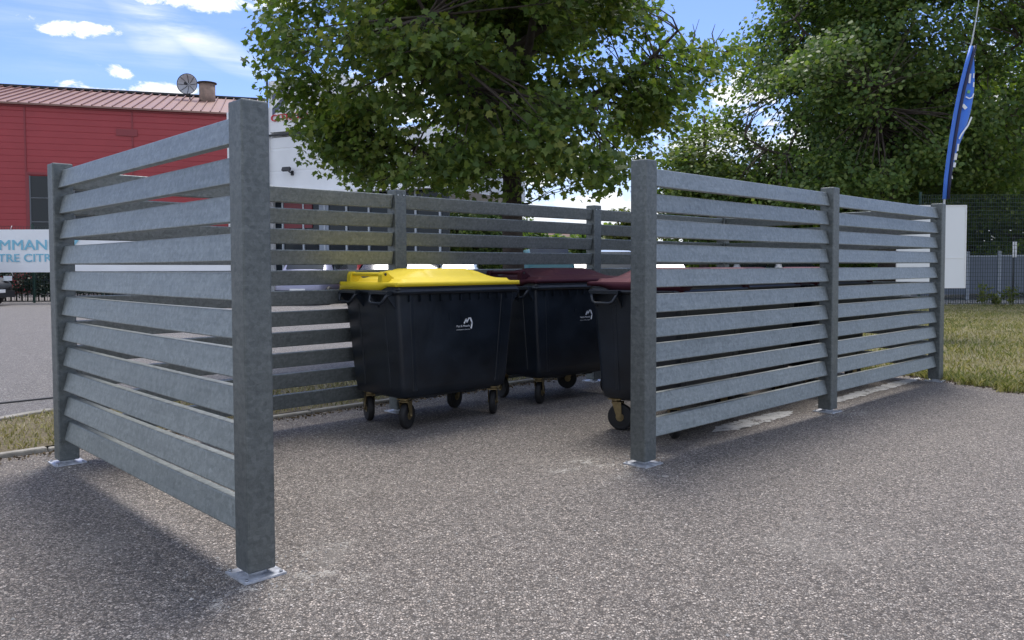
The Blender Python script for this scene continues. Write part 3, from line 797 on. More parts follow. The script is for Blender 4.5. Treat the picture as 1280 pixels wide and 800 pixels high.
for i, (px, dep, sc, lab) in enumerate([(1215, 41, 1.3, 'round dark tree behind the slate grey fence, nearest the white board'), (1150, 43, 1.3, 'round dark tree far behind the right end of the slats'), (600, 48, 1.0, 'round dark tree behind the parked cars, left of the maple trunk'),
                                         (540, 52, .95, 'round dark tree beyond the showroom glass, behind the left back post'), (960, 40, .9, 'round dark tree beyond the middle of the front slats'), (1050, 44, 1.1, 'round dark tree beyond the middle front post')]):
    x = at(px, 330, dep).x
    if dtree is None:
        dtree = tree('round_tree', lab, (x, dep), .15, 5.6, (x, dep, 3.6), (3.2, 2.8, 3.2), 9, 240, 66, .40, .2, 61, M_leaf2, LEAF6, group='round dark trees in the background', zfork=1.0, voids=5, vr=.2, shell=.5, zmin=.5)
        dtree.scale = (sc,) * 3
    else:
        c = copy_tree(dtree); c.location = (x, dep, 0); c.scale = (sc,) * 3; c.rotation_euler = (0, 0, i * 1.3); c['label'] = lab
g4 = np.random.default_rng(66); hn = 5200
hxs = g4.uniform(at(470, 330, 62).x, at(1340, 330, 62).x, hn)
hz_ = 3.2 + .9 * np.sin(hxs * .31) + .6 * np.sin(hxs * .83 + 1)
tag(link('far_hedgerow', leaves(np.column_stack([hxs, 62 + g4.normal(0, .6, hn), g4.uniform(0, 1, hn) * hz_]), .35, 9, .42, 67, LEAF6), M_leaf2), 'long dark hedgerow running behind all the parked cars', 'hedgerow', kind='stuff')
mbt = MB(); tb0 = Vector((tb.x + .03, 11.3, 0))
for pts_ in ([(850, 90), (862, 62), (874, 24)], [(865, 58), (869, 44), (866, 30)], [(888, 80), (893, 55), (905, 36)], [(893, 55), (890, 42), (894, 30)]):
    mbt.tube([at(px, py, 11.3) - tb0 for px, py in pts_], [.012, .008, .003], 5, cap=False)
mbt.build('bare_twigs', M_dead, T1)
def shrub(label, px, dep, w, h, m, seed, n=60, per=60, size=.14, name='shrub'):
    x = at(px, 330, dep).x; t = empty(name, (x, dep, 0), 0, label, 'shrub')
    pts = crown_points(n, (x, dep, h * .55), (w / 2, w / 2.4, h * .5), seed, 0, 0, .2, .5, .05)
    mb = MB(); rd = random.Random(seed)
    for p in pts[::3]:
        e = Vector(p) - Vector((x, dep, 0)); mb.tube([(e.x * .15, e.y * .15, -.02), (e.x * .5, e.y * .5, e.z * .6), e], [.02, .012, .004], 5, cap=False)
    mb.build('stems', M_bark, t); lm = leaves(pts, .2, per, size, seed, OVAL, crown_c=(x, dep, h * .4)); lm.transform(Matrix.Translation((-x, -dep, 0))); link('crown', lm, m, t)
shrub('yellow green shrub seen past the second back post, left of the entrance post', 779, 34, 1.9, 3.6, M_leaf3, 71, 70, 70, .18)
shrub('low yellow green shrub behind the parked cars beside the maple trunk', 690, 46, 3.4, 2.8, M_leaf3, 73, 60, 60, .2)
shrub('low green shrub behind the slate fence at the right edge', 1290, 31.5, 2.2, 2.1, M_leaf3, 75, 50, 60, .16)

# ------------------------------------------------------------------ grass
def blades(name, pts, hmin, hmax, w, m, seed, z=.0):
    g = np.random.default_rng(seed); n = len(pts); h = g.uniform(hmin, hmax, n); a = g.uniform(0, 2 * np.pi, n); ln = g.uniform(.2, 1.1, n)
    b = g.uniform(0, 2 * np.pi, n); wx = np.stack([np.cos(a), np.sin(a), np.zeros(n)], 1) * (w * g.uniform(.6, 1.3, n))[:, None]
    base = np.column_stack([pts, np.full(n, z)]); le = np.stack([np.cos(b), np.sin(b)], 1) * (ln * h)[:, None]
    mid = base + np.column_stack([le * .35, h * .6]); tip = base + np.column_stack([le, h * g.uniform(.7, 1, n)])
    co = np.stack([base - wx, base + wx, mid + wx * .7, tip, mid - wx * .7], 1)
    return tag(link(name, np_mesh(name, co.reshape(-1, 3), 5), m), kind='stuff')
g = np.random.default_rng(5)
def scatter(poly, n, x0, x1, y0, y1, pw=1.0):
    x = g.uniform(x0, x1, n); y = y0 + (y1 - y0) * g.uniform(0, 1, n) ** pw; k = inside(poly, x, y); return np.column_stack([x[k], y[k]])
lp = scatter(lawn, 150000, 3, 18, 6, 25.2, 1.7)
k = np.sin(lp[:, 0] * 1.7 + np.sin(lp[:, 1] * 1.1) * 2) * np.sin(lp[:, 1] * 1.3 + lp[:, 0] * .6)
dist = g.uniform(-1, 1, len(lp))
tag(blades('lawn_grass', lp[dist < k + .05], .025, .095, .007, M_grass, 81, .006), 'rough half dry green grass on the open ground right of the enclosure', 'grass')
tag(blades('lawn_straw', lp[dist >= k + .05], .02, .07, .006, M_dry, 83, .006), 'short straw coloured dry grass between the green tufts', 'dry grass')
sp = scatter(strip, 160000, -9, 6, 2, 12)
tag(blades('verge_grass', sp, .015, .06, .005, M_dry, 85, .028), 'thin dry grass on the narrow verge between two kerbs behind the enclosure', 'grass')
# crumbs of soil and dead leaves along the near kerb and the lawn's edge
n = 2600; uu = g.uniform(-8, 8, n); vv = 3.0 - np.abs(g.normal(0, .06, n)); P2 = np.array([uv(a, b) for a, b in zip(uu, vv)])
n2 = 900; ff = g.uniform(0, 1, n2); ed = np.array([uv(7.97 - .9 * f ** 1.3 + a, .3 - 2.2 * f + b) for f, a, b in zip(ff, g.normal(-.05, .07, n2), g.normal(0, .05, n2))])
tag(blades('leaf_litter', np.vstack([P2, ed]), .004, .02, .010, mat_leaf('litter', [(.2, (.05, .035, .022)), (.5, (.12, .085, .05)), (.8, (.26, .2, .12))], .0, .9), 87, .006), 'brown leaf litter and soil crumbs lying along the kerb', 'leaf litter')

ff = g.uniform(0, 1, 5200); kk = (ff * 7.99).astype(int); EDG = np.array([uv(8.02, 3.02), uv(8.0, 1.2), uv(7.97, .02), uv(7.83, -.45), uv(7.58, -.87), uv(7.3, -1.5), uv(7.05, -2.2), uv(6.8, -3.1), uv(6.6, -4)])
fr = (ff * 7.99 - kk)[:, None]; ep = EDG[kk] * (1 - fr) + EDG[kk + 1] * fr
wv = .10 * np.sin(ff * 60) + .07 * np.sin(ff * 143 + 1)
ep = ep + np.column_stack([np.ones(len(ep)), np.zeros(len(ep))]) * (np.abs(g.normal(0, .2, len(ep))) - .16 + wv)[:, None]
tag(blades('edge_tufts', ep, .02, .11, .006, M_grass, 89, .006), 'uneven tufts of grass creeping over the edge of the asphalt', 'grass')
def pebbles(name, pts, r0, r1, m, seed):
    gg = np.random.default_rng(seed); octa = np.array([(1, 0, 0), (0, 1, 0), (-1, 0, 0), (0, -1, 0), (0, 0, .8), (0, 0, -.2)]); fc = [(0, 1, 4), (1, 2, 4), (2, 3, 4), (3, 0, 4)]
    n = len(pts); rr = gg.uniform(r0, r1, n); a = gg.uniform(0, 6.28, n); co = []
    rot = np.stack([np.stack([np.cos(a), -np.sin(a)], 1), np.stack([np.sin(a), np.cos(a)], 1)], 1)
    v = np.repeat(octa[None], n, 0) * rr[:, None, None] * gg.uniform(.6, 1.3, (n, 6, 1)); v[:, :, :2] = np.einsum('nij,nkj->nki', rot, v[:, :, :2])
    v[:, :, 0] += pts[:, 0, None]; v[:, :, 1] += pts[:, 1, None]; v[:, :, 2] += .006
    return tag(link(name, np_mesh(name, v[:, np.array(fc).ravel()].reshape(-1, 3), 3), m), kind='stuff')
gp = []
for (a, b) in [(0, 0), (L, 0), (2 * L, 0), (3 * L, 0), (0, WD), (L, WD)]:
    q = g.normal(0, .16, (70, 2)); q = q[np.max(np.abs(q), 1) > .095]; gp += [uv(a + x, b + y) for x, y in q]
gp += [uv(x, y) for x, y in zip(g.uniform(-1.5, 8, 420), g.uniform(-3, 3, 420))]
tag(pebbles('loose_grit', np.array(gp), .003, .009, mat('grit_stone', (.36, .34, .31), .9, var=.4, vscale=30), 95), 'loose grit and tiny stones scattered over the asphalt round the post feet', 'grit')
M_scuff = bpy.data.materials.new('dust_scuff'); M_scuff.use_nodes = True
t_ = NT(M_scuff.node_tree); b_ = t_.n['Principled BSDF']; c_ = t_.n.new('ShaderNodeTexCoord').outputs['Object']
b_.inputs['Base Color'].default_value = (.46, .43, .385, 1); b_.inputs['Roughness'].default_value = .95
t_.put(b_.inputs['Alpha'], t_.m('MULTIPLY', t_.smooth(t_.m('ADD', t_.m('MULTIPLY', t_.noise(c_, 7, 5, .7), .6), t_.m('MULTIPLY', t_.noise(c_, 90, 3, .6), .4)), .50, .62), .75))
for i, (a, b, c, d) in enumerate([(-.3, .25, -.30, -.10), (-.2, .55, -.02, .16), (2.15, 2.62, -.16, -.06), (2.2, 2.55, -.30, -.19), (.10, .35, -.42, -.30), (-.30, .22, 2.36, 2.56), (2.0, 2.5, .10, .42), (5.0, 5.5, -.3, -.1)]):
    ragged(a, b, c, d, .0050 + .0002 * i, M_scuff, 40 + i, 24, .03, 'dust_scuff')

# tall weeds by the fence
def weed(px, dep, h, label, seed):
    p = at(px, 380, dep); rd = random.Random(seed); t = empty('tall_weed', (p.x, dep, 0), 0, label, 'weed', 'tall weeds along the mesh fence'); mb = MB(); cs = []
    for i in range(7):
        e = Vector((rd.uniform(-.28, .28), rd.uniform(-.2, .2), h * rd.uniform(.6, 1)))
        mb.tube([(e.x * .2, e.y * .2, -.02), e * .55 + Vector((0, 0, .1)), e], [.008, .006, .003], 5, cap=False)
        for j in range(3): cs.append(e * (.3 + .24 * j) + Vector((rd.uniform(-.06, .06), rd.uniform(-.06, .06), 0)))
    mb.build('stems', M_leaf3, t); link('foliage', leaves(np.array([tuple(c) for c in cs]),   .05, 6, .09, seed, OVAL), M_leaf3, t)
weed(1229, 24.2, .85, 'tall weed with several stems by the mesh fence, nearest the white board', 91)
weed(1264, 24.4, .75, 'tall weed with bent stems by the mesh fence near the right edge', 92)
weed(1246, 24.5, .5, 'short bushy weed by the mesh fence between two taller weeds', 93)

# ------------------------------------------------------------------ buildings
def frame_wall(p0, p1):
    """local frame of a wall: origin p0, x along the wall"""
    d = Vector((p1[0] - p0[0], p1[1] - p0[1], 0)); return math.atan2(d.y, d.x), d.length
# red hall: wall runs to the right and slightly away
Pr = Vector((at(0, 330, 40).x, 40, 0)); dr = Vector((.956, .294, 0)).normalized()
O = Pr - dr * 14
RL = 26.2
red = empty('red_hall', O, math.atan2(dr.y, dr.x), 'red clad industrial hall with a ribbed terracotta roof, behind the banner', 'building')
EH = 9.52
mb = MB(); mb.box((RL / 2, 8, EH / 2), (RL, 16, EH)); mb.build('wall', M_red, red)
mb = MB()
for x in (14 + 1.25, 14 + 6.15, 3.0, 8.6): mb.box((x, -.015, 5.0), (.07, .05, 8.6))
mb.box((RL / 2, -.03, EH - .12), (RL + .1, .08, .16)); mb.box((17.1, -.02, 6.02), (3.7, .06, .12)); mb.box((15.32, -.02, 3.0), (.12, .06, 6.0))
mb.build('trim', M_redtrim, red)
dr_ = MB(); dr_.box((16.85, .0, 2.95), (2.9, .05, 5.9)); dob = dr_.build('door', M_glass, red)
mb = MB()
for z in (1.2, 2.4, 3.6, 4.8): mb.box((16.85, -.035, z), (2.9, .05, .05))
for x in (15.42, 16.4, 17.4, 18.28): mb.box((x, -.036, 2.95), (.06, .06, 5.9))
mb.build('door_frame', mat('grey_frame', (.12, .13, .14), .5), dob)
mb = MB(); mb.box((19.9, -.03, 8.25), (1.0, .05, .35)); mb.build('vent', M_redtrim, red)
RH = 2.36; sl = math.atan2(RH, 8.2)
mb = MB()
mb.add([(-.2, -.25, EH - .03), (RL + .5, -.25, EH - .03), (RL + .5, 8.2, EH + RH), (-.2, 8.2, EH + RH), (-.2, -.25, EH - .12), (RL + .5, -.25, EH - .12), (RL + .5, 8.2, EH + RH - .1), (-.2, 8.2, EH + RH - .1)],
       [(0, 1, 2, 3), (4, 7, 6, 5), (0, 4, 5, 1), (1, 5, 6, 2), (2, 6, 7, 3), (3, 7, 4, 0)])
mb.add([(-.2, 8.22, EH + RH), (RL + .5, 8.22, EH + RH), (RL + .5, 16.2, EH), (-.2, 16.2, EH), (-.2, 8.22, EH + RH - .1), (RL + .5, 8.22, EH + RH - .1), (RL + .5, 16.2, EH - .1), (-.2, 16.2, EH - .1)],
       [(0, 1, 2, 3), (4, 7, 6, 5), (0, 4, 5, 1), (1, 5, 6, 2), (2, 6, 7, 3), (3, 7, 4, 0)])
roof = mb.build('roof', M_roof, red)
mb = MB(); ln = math.hypot(8.45, RH + .03)
x = 0
while x < RL + .4:
    mb.box((x, 3.975, EH + RH / 2 + .02), (.05, ln, .09), Matrix.Rotation(sl, 3, 'X')); x += .47
mb.build('roof_ribs', M_roofrib, roof)
mb = MB(); mb.box((RL / 2 + .15, 8.2, EH + RH + .06), (RL + .9, .5, .12)); mb.build('ridge_cap', M_dark, roof)
mb = MB(); mb.add([(0, 0, EH), (0, 16, EH), (0, 8.2, EH + RH - .1)], [(0, 1, 2)]); mb.build('gable', M_red, red); mb = MB(); mb.add([(RL, 0, EH), (RL, 8.2, EH + RH - .1), (RL, 16, EH)], [(0, 1, 2)]); mb.build('gable', M_red, red)

# satellite dish and duct on the ridge
dp = at(236, 106, 48.5)
dish = empty('satellite_dish', (dp.x, dp.y, dp.z - .75), 0, 'round grey satellite dish on the ridge of the terracotta roof', 'satellite dish')
mb = MB(); n = 32; rings = []
for i in range(1, 7):
    rr = .6 * i / 6; rings.append([(rr * math.cos(2 * math.pi * k / n), -.25 * (rr / .6) ** 2 + .0, .75 + rr * math.sin(2 * math.pi * k / n)) for k in range(n)])
mb.loft(rings, 0, (True, False), True); do = mb.build('reflector', M_dish, dish)
sm = do.modifiers.new('solid', 'SOLIDIFY'); sm.thickness = .02
mb = MB()
for k in range(8):
    a = 2 * math.pi * k / 8; mb.tube([(.08 * math.cos(a), -.03, .75 + .08 * math.sin(a)), (.32 * math.cos(a), -.10, .75 + .32 * math.sin(a)), (.6 * math.cos(a), -.27, .75 + .6 * math.sin(a))], .016, 5)
mb.tube([(.6 * math.cos(2 * math.pi * k / 32), -.262, .75 + .6 * math.sin(2 * math.pi * k / 32)) for k in range(33)], .02, 6)
mb.build('ribs', M_dark, dish)
mb = MB(); mb.tube([(0, -.05, .75), (0, -.5, .72)], .02, 6); mb.tube([(0, -.42, .72), (0, -.58, .72)], .07, 10); mb.build('feed_horn', M_dark, dish)
mb = MB(); mb.tube([(0, .12, -.8), (0, .12, .75)], .04, 8); mb.tube([(0, .12, .75), (0, -.01, .75)], .05, 8); mb.build('mast', M_dark, dish)
dp = at(259, 112, 48.5)
duct = empty('roof_duct', (dp.x, dp.y, dp.z - .55), 0, 'rusty round ventilation duct beside the satellite dish on the roof', 'roof duct')
mb = MB(); mb.tube([(0, 0, -.9), (0, 0, .9)], .46, 20); mb.build('pipe', M_rust, duct)
mb = MB(); mb.tube([(0, 0, .9), (0, 0, .95)], .56, 20); mb.tube([(0, 0, .95), (0, 0, 1.0)], [.56, .2], 20); mb.build('cap', M_dark, duct)

# white showroom: corner near the left post, wall coming towards the camera on the right
Pw = Vector((at(338, 330, 36).x, 36, 0)); dw = Vector((.911, -.411, 0))
sr = empty('showroom', Pw, math.atan2(dw.y, dw.x), 'white clad car showroom with dark glass and a tall sign tower, behind the left post', 'building')
SWL = 9.0; HB = 4.45
mb = MB(); mb.box((SWL / 2, 4, (HB + 7.0) / 2), (SWL, 8, 7.0 - HB)); mb.build('wall', M_white, sr)
mb = MB(); mb.box((-1.3, 1.2, 4.2), (2.6, 2.0, 8.4)); mb.box((-.03, .0, 3.6), (.14, .2, 7.0)); w2 = mb.build('side_wall', M_white, sr)
mb = MB(); mb.box((0.02, -.12, 3.6), (.10, .10, 7.2)); mb.build('corner_trim', M_cream, sr)
mb = MB(); mb.box((2.0, 1.5, (7.25 + 9.5) / 2), (3.8, 3.1, 9.5 - 7.25)); tw = mb.build('sign_tower', M_whiteplain, sr)
mb = MB(); mb.box((.04, -.09, 8.35), (.07, .06, 2.4)); mb.box((2.0, -.03, 7.12), (3.9, .12, .07)); mb.build('tower_trim', M_dark, sr)
tm, tw_ = text_mesh('CITROËN', .30); tm.transform(Matrix.Diagonal((2.2 / tw_, 1, 1, 1)))
ext = bmesh.new(); ext.from_mesh(tm); r_ = bmesh.ops.extrude_face_region(ext, geom=ext.faces[:]); bmesh.ops.translate(ext, verts=[v for v in r_['geom'] if isinstance(v, bmesh.types.BMVert)], vec=(0, -.06, 0)); bmesh.ops.recalc_face_normals(ext, faces=ext.faces); ext.to_mesh(tm); ext.free()
tm.transform(Matrix.Translation((.22, -.056, 7.72))); link('lettering', tm, M_signred, tw)
mb = MB()
for z in (8.35, 8.95):
    for s_ in (-1, 1):
        a = Vector((1.25, -.08, z + .62)); b = Vector((1.25 + s_ * .95, -.08, z - .05)); th = .30
        mb.add([a, b, b - Vector((0, 0, th)), a - Vector((0, 0, th * 1.2))] + [q + Vector((0, .03, 0)) for q in (a, b, b - Vector((0, 0, th)), a - Vector((0, 0, th * 1.2)))],
               [(0, 1, 2, 3), (4, 7, 6, 5), (0, 4, 5, 1), (1, 5, 6, 2), (2, 6, 7, 3)])
mb.build('chevron_emblem', M_chrome, tw)
mb = MB(); mb.box((SWL / 2, .35, HB / 2), (SWL - .1, .06, HB)); gl = mb.build('glazing', M_glass, sr)
mb = MB()
for i in range(8): mb.box((.5 + i * 1.15, .29, HB / 2), (.08, .08, HB))
for z in (.25, 2.4): mb.box((SWL / 2, .292, z), (SWL - .1, .07, .07))
mb.build('mullions', mat('pale_mullion', (.42, .46, .5), .4), gl)
mb = MB(); mb.box((1.35, .30, 3.6), (1.55, .05, 1.2)); mb.build('red_window_panel', mat('window_red', (.16, .012, .02), .4), gl)
mb = MB(); mb.box((2.75, .30, 2.9), (.5, .05, 2.6)); mb.build('grey_window_panel', mat('window_grey', (.25, .29, .35), .4), gl)
mb = MB(); mb.box((SWL / 2, -.2, HB + .02), (SWL, .5, .12)); mb.build('canopy', M_whiteplain, sr)
lamp = empty('wall_lamp', Pw + dw * 1.22 + Vector((-.411, -.911, 0)) * .02 + Vector((0, 0, 5.55)), math.atan2(dw.y, dw.x), 'small dark floodlight on the white showroom wall', 'lamp')
mb = MB(); mb.box((0, -.28, 0), (.42, .12, .16), Matrix.Rotation(R(-25), 3, 'X')); mb.build('lamp_head', M_dark, lamp)
mb = MB(); mb.tube([(.1, 0, -.15), (.1, -.2, -.12), (.05, -.28, 0)], .03, 6); mb.box((.1, -.01, -.15), (.14, .04, .2)); mb.build('bracket', M_dark, lamp)

# far houses
def house(label, px, dep, w, d, h, rh, wallm, roofm):
    p = at(px, 330, dep); t = empty('far_house', (p.x, dep, 0), .15, label, 'house')
    mb = MB(); mb.box((0, 0, h / 2), (w, d, h)); wl = mb.build('wall', wallm, t)
    mb = MB(); mb.add([(-w / 2 - .3, -d / 2 - .3, h), (w / 2 + .3, -d / 2 - .3, h), (w / 2 + .3, d / 2 + .3, h), (-w / 2 - .3, d / 2 + .3, h), (-w / 2 - .3, 0, h + rh), (w / 2 + .3, 0, h + rh)],
                      [(0, 1, 5, 4), (2, 3, 4, 5), (0, 4, 3), (1, 2, 5), (0, 3, 2, 1)]); mb.build('roof', roofm, t)
    for x in (-w * .28, w * .05, w * .32):
        mb = MB(); mb.box((x, -d / 2 - .01, h * .55), (1.1, .05, 1.3)); mb.build('window', M_glass, t)
house('small pinkish house with a tiled roof far behind the maple trunk', 682, 85, 9, 8, 3.2, 2.2, mat('pink_render', (.6, .47, .42), .8), mat('house_tiles', (.17, .10, .08), .8))
house('plain white house with a grey roof far off between two back posts', 724, 92, 7, 8, 4.6, .4, M_whiteplain, mat('grey_roof', (.35, .36, .38), .6))

# ------------------------------------------------------------------ left mesh fence and banner
def mesh_fence(label, y, x0, x1, h, post_step, pitch, wr, name='mesh_fence'):
    t = empty(name, (x0, y, 0), 0, label, 'fence'); Lf = x1 - x0; mb = MB()
    n = int(Lf / pitch)
    for i in range(n + 1):
        x = i * pitch; mb.box((x, 0, h / 2 + .03), (wr, wr, h - .06))
    for j in range(int(h / (pitch * 1.6)) + 1): mb.box((Lf / 2, -wr * 1.1, .06 + j * pitch * 1.6), (Lf, wr, wr))
    mb.build('wire_mesh', M_wire, t)
    x = 0
    while x <= Lf + .01:
        mb = MB(); mb.box((x, .04, h / 2 + .05), (.06, .06, h + .1)); mb.box((x, .04, h + .11), (.07, .07, .02)); mb.build('post', M_green, t); x += post_step
    return t
YF = 29.2
xl = at(-170, 330, YF).x; xr = at(296, 330, YF).x
mesh_fence('green wire mesh fence carrying the white banner, in front of the red hall', YF, at(41, 330, YF).x - 7.5, xr, 2.75, 2.5, .10, .010)
ban = empty('banner', (xl, YF - .06, 0), 0, 'long white banner with pale blue capital lettering tied to the green mesh fence', 'banner')
bw = xr - xl - .2; z0, z1 = 1.115, 2.665
mb = MB(); NX, NZ = 60, 8
vs = [(bw * i / NX, .012 * math.sin(i * 1.1) * math.sin(j * .8 + i * .3) , z0 + (z1 - z0) * j / NZ) for j in range(NZ + 1) for i in range(NX + 1)]
mb.add(vs, [(j * (NX + 1) + i, j * (NX + 1) + i + 1, (j + 1) * (NX + 1) + i + 1, (j + 1) * (NX + 1) + i) for j in range(NZ) for i in range(NX)], 0, False)
bo = mb.build('fabric', M_banner, ban); sm = bo.modifiers.new('solid', 'SOLIDIFY'); sm.thickness = .004; sm.offset = 1
def banner_text(txt, lead, px, z, h):
    m0, w = text_mesh(txt, h)
    me = join_meshes('lettering', [(m0.copy(), Matrix.Translation((dx_ * h, dy_, dz_ * h))) for dx_, dy_, dz_ in ((-.022, 0, -.012), (.022, -.0015, .012), (-.022, -.003, .012), (.022, -.0045, -.012))]); _, wl = text_mesh(lead, h); kx = 1.16
    me.transform(Matrix.Translation((at(px, 330, YF).x - xl - wl * kx, -.025, z)) @ Matrix.Diagonal((kx, 1, 1, 1)))
    link('lettering', me, M_blue, ban)
banner_text('COMMANDEZ', 'COM', 15.0, at(0, 312.3, YF).z, .375)
banner_text('VOTRE CITROËN', 'VO', -1.5, at(0, 327.2, YF).z, .295)
mb = MB()
for x in np.arange(.3, bw, 1.7):
    for z, s_ in ((z0 + .02, -1), (z1 - .02, 1)): mb.tube([(x, -.01, z), (x + .03, .03, z + s_ * .16)], .010, 5)
mb.build('cable_ties', M_whiteplain, ban)
# added hedge, stand-in for the unidentified dark band behind the fence
hx0 = at(-160, 330, 31).x; hx1 = at(262, 330, 31).x
hed = empty('hedge', (hx0, 31, 0), 0, 'low dark hedge added to fill the dark band behind the mesh fence under the banner', 'hedge')
g2 = np.random.default_rng(77); hp = np.column_stack([g2.uniform(0, hx1 - hx0, 900), g2.uniform(-.35, .35, 900), g2.uniform(.25, 1.35, 900)])
link('foliage', leaves(hp, .16, 14, .12, 78, OVAL), mat_leaf('dark_hedge_leaf', [(.2, (.012, .028, .016)), (.6, (.022, .042, .024)), (.95, (.04, .06, .03))], .1), hed)
mb = MB()
for i in range(60):
    x = (hx1 - hx0) * (i + .5) / 60; mb.tube([(x, 0, -.02), (x + random.uniform(-.1, .1), random.uniform(-.2, .2), 1.1)], [.03, .01], 5)
mb.build('stems', M_bark, hed)

# ------------------------------------------------------------------ right: mesh fence, slate fence, board, flag
mesh_fence('tall dark green wire mesh fence across the grass at the far right', 24.9, at(1150, 330, 24.9).x, at(1400, 330, 24.9).x, 3.4, 5.0, .075, .011, 'mesh_fence')
sx0 = at(1130, 330, 28.5).x
sf = empty('panel_fence', (sx0, 28.5, 0), 0, 'slate grey panel fence with paler posts behind the tall wire mesh', 'fence')
for i in range(9):
    x = i * 1.12
    mb = MB(); mb.box((x + .56, 0, (.2 + .012 * i + 1.52) / 2 + .02 * i), (1.05, .05, 1.36 - .012 * i)); mb.box((x + .56, -.03, .85 + .02 * i), (.02, .012, 1.2)); pn = mb.build('panel', M_slate, sf)
    mb = MB(); mb.box((x, -.02, .84 + .01 * i), (.10, .10, 1.72 + .02 * i)); bevel(mb.build('post', M_slatepost, sf), .01)
    mb = MB(); mb.box((x + .56, -.005, 1.545 + .014 * i), (1.02, .06, .05)); mb.build('rail', M_slatepost, sf)
p = at(1267, 312, 26.5)
ls = empty('marker_sign', (p.x, 26.5, 0), 0, 'small white two part upright marker on a thin post above the slate fence', 'sign')
mb = MB(); mb.box((-.04, -.05, p.z), (.055, .03, .52)); mb.box((.04, -.05, p.z), (.055, .03, .52)); mb.build('plate', M_whiteplain, ls)
mb = MB(); mb.tube([(0, 0, 0), (0, 0, p.z + .35)], .02, 8); mb.tube([(0, 0, p.z + .35), (0, 0, p.z + .42)], [.05, .02], 8); mb.build('post', M_dark, ls)

YB = 13.6
bl, br = at(1121, 300, YB).x, at(1207, 300, YB).x; bz1, bz0 = at(1207, 256.5, YB).z, at(1207, 360, YB).z
brd = empty('blank_board', ((bl + br) / 2, YB, 0), 0, 'blank white board standing just behind the far right post of the enclosure', 'board')
mb = MB(); mb.box((0, 0, (bz0 + bz1) / 2), (br - bl, .03, bz1 - bz0)); bevel(mb.build('panel', M_board, brd), .004)
mb = MB(); w_ = br - bl; h_ = bz1 - bz0; zc = (bz0 + bz1) / 2
for s_ in (-1, 1): mb.box((s_ * (w_ / 2 - .008), -.004, zc), (.020, .036, h_ + .004))
mb.box((0, -.004, bz1 - .008), (w_ - .04, .036, .02)); mb.box((0, -.004, bz0 + .008), (w_ - .04, .036, .02)); mb.box((0, -.017, zc - .19), (w_ - .05, .008, .012)); mb.build('edge_frame', M_whiteplain, brd)
for x in (-.35, .12):
    mb = MB(); mb.tube([(x, .04, 0), (x, .04, bz1 - .1)], .03, 10); mb.build('leg', M_slatepost, brd)

YG = 14.2
def fl(px, py): return at(px, py, YG)
pb = fl(1180, 255)
flag = empty('feather_flag', (pb.x - .02, YG, 0), 0, 'tall narrow blue feather flag with white markings on a slender leaning pole', 'flag')
fo = Vector((pb.x - .02, YG, 0))
pole_px = [(1180, 256), (1184, 215), (1190, 170), (1198, 120), (1207, 80), (1215, 52), (1219, 30), (1223, 5), (1226, -25)]
pole = [Vector((0, 0, 0)), Vector((0, 0, .9))] + [fl(*q) - fo for q in pole_px]
mb = MB(); mb.tube(pole, [.022, .022, .02, .02, .019, .018, .016, .014, .011, .009, .006], 8); mb.build('pole', M_pole, flag)
edge_l = [(1215, 58), (1208, 84), (1201, 112), (1195, 142), (1190, 172), (1186, 200), (1183, 225), (1181, 249)]
edge_r = [(1217, 58), (1219, 84), (1220, 112), (1216, 140), (1209, 166), (1198, 190), (1194, 218), (1187, 249)]
mb = MB(); vs = []; NXF = 6
for i, (a, b) in enumerate(zip(edge_l, edge_r)):
    for j in range(NXF + 1):
        f = j / NXF; q = fl(a[0] + (b[0] - a[0]) * f, a[1] + (b[1] - a[1]) * f) - fo
        q.y += .05 * math.sin(f * 5 + i * .5) * f + .06 * f
        vs.append(q)
fsq = [(i * (NXF + 1) + j, i * (NXF + 1) + j + 1, (i + 1) * (NXF + 1) + j + 1, (i + 1) * (NXF + 1) + j) for i in range(len(edge_l) - 1) for j in range(NXF)]
mb.add(vs, fsq, 0, True); fabric = mb.build('fabric', M_flag, flag)
fabric.modifiers.new('sub', 'SUBSURF').render_levels = 2
sm = fabric.modifiers.new('solid', 'SOLIDIFY'); sm.thickness = .004
mb = MB(); mb.tube([(fl(*q) - fo) + Vector((-.012, -.004, 0)) for q in edge_l], .034, 8); mb.build('sleeve', mat('sleeve_blue', (.05, .17, .62), .5), flag)
mb = MB(); mb.tube([(fl(*q) - fo) + Vector((.045, -.018, 0)) for q in edge_l], .030, 8); mb.build('folded_hem', M_flagsleeve, flag)
def fpt(px, py):
    ys = [q[1] for q in edge_l]; i = max(0, min(len(ys) - 2, int(np.searchsorted(ys, py)) - 1)); f_ = (py - ys[i]) / (ys[i + 1] - ys[i])
    xl_ = edge_l[i][0] + (edge_l[i + 1][0] - edge_l[i][0]) * f_; xr_ = edge_r[i][0] + (edge_r[i + 1][0] - edge_r[i][0]) * f_
    f = (px - xl_) / max(.5, xr_ - xl_); ii = i + f_
    q = fl(px, py) - fo; q.y += .05 * math.sin(f * 5 + ii * .5) * f + .06 * f - .03
    return q
def fstroke(pts, w, m, name='marking'):
    mb = MB()
    for a, b in zip(pts[:-1], pts[1:]):
        A_, B_ = fpt(*a), fpt(*b); d = (B_ - A_).normalized(); s_ = d.cross(Vector((0, 1, 0))).normalized() * w / 2
        mb.add([A_ - s_, B_ - s_, B_ + s_, A_ + s_], [(0, 1, 2, 3)])
    o = mb.build(name, m, fabric)
fstroke([(1218, 145), (1211, 157), (1201, 168), (1198, 174)], .028, M_logo)
fstroke([(1207, 121), (1211, 123.5), (1215, 121.5), (1217, 117)], .022, M_logo)
fstroke([(1213, 92), (1211.5, 104)], .035, M_logo); fstroke([(1216.5, 92), (1216, 98)], .022, M_logo); fstroke([(1216.5, 103), (1216, 109)], .024, M_logo)
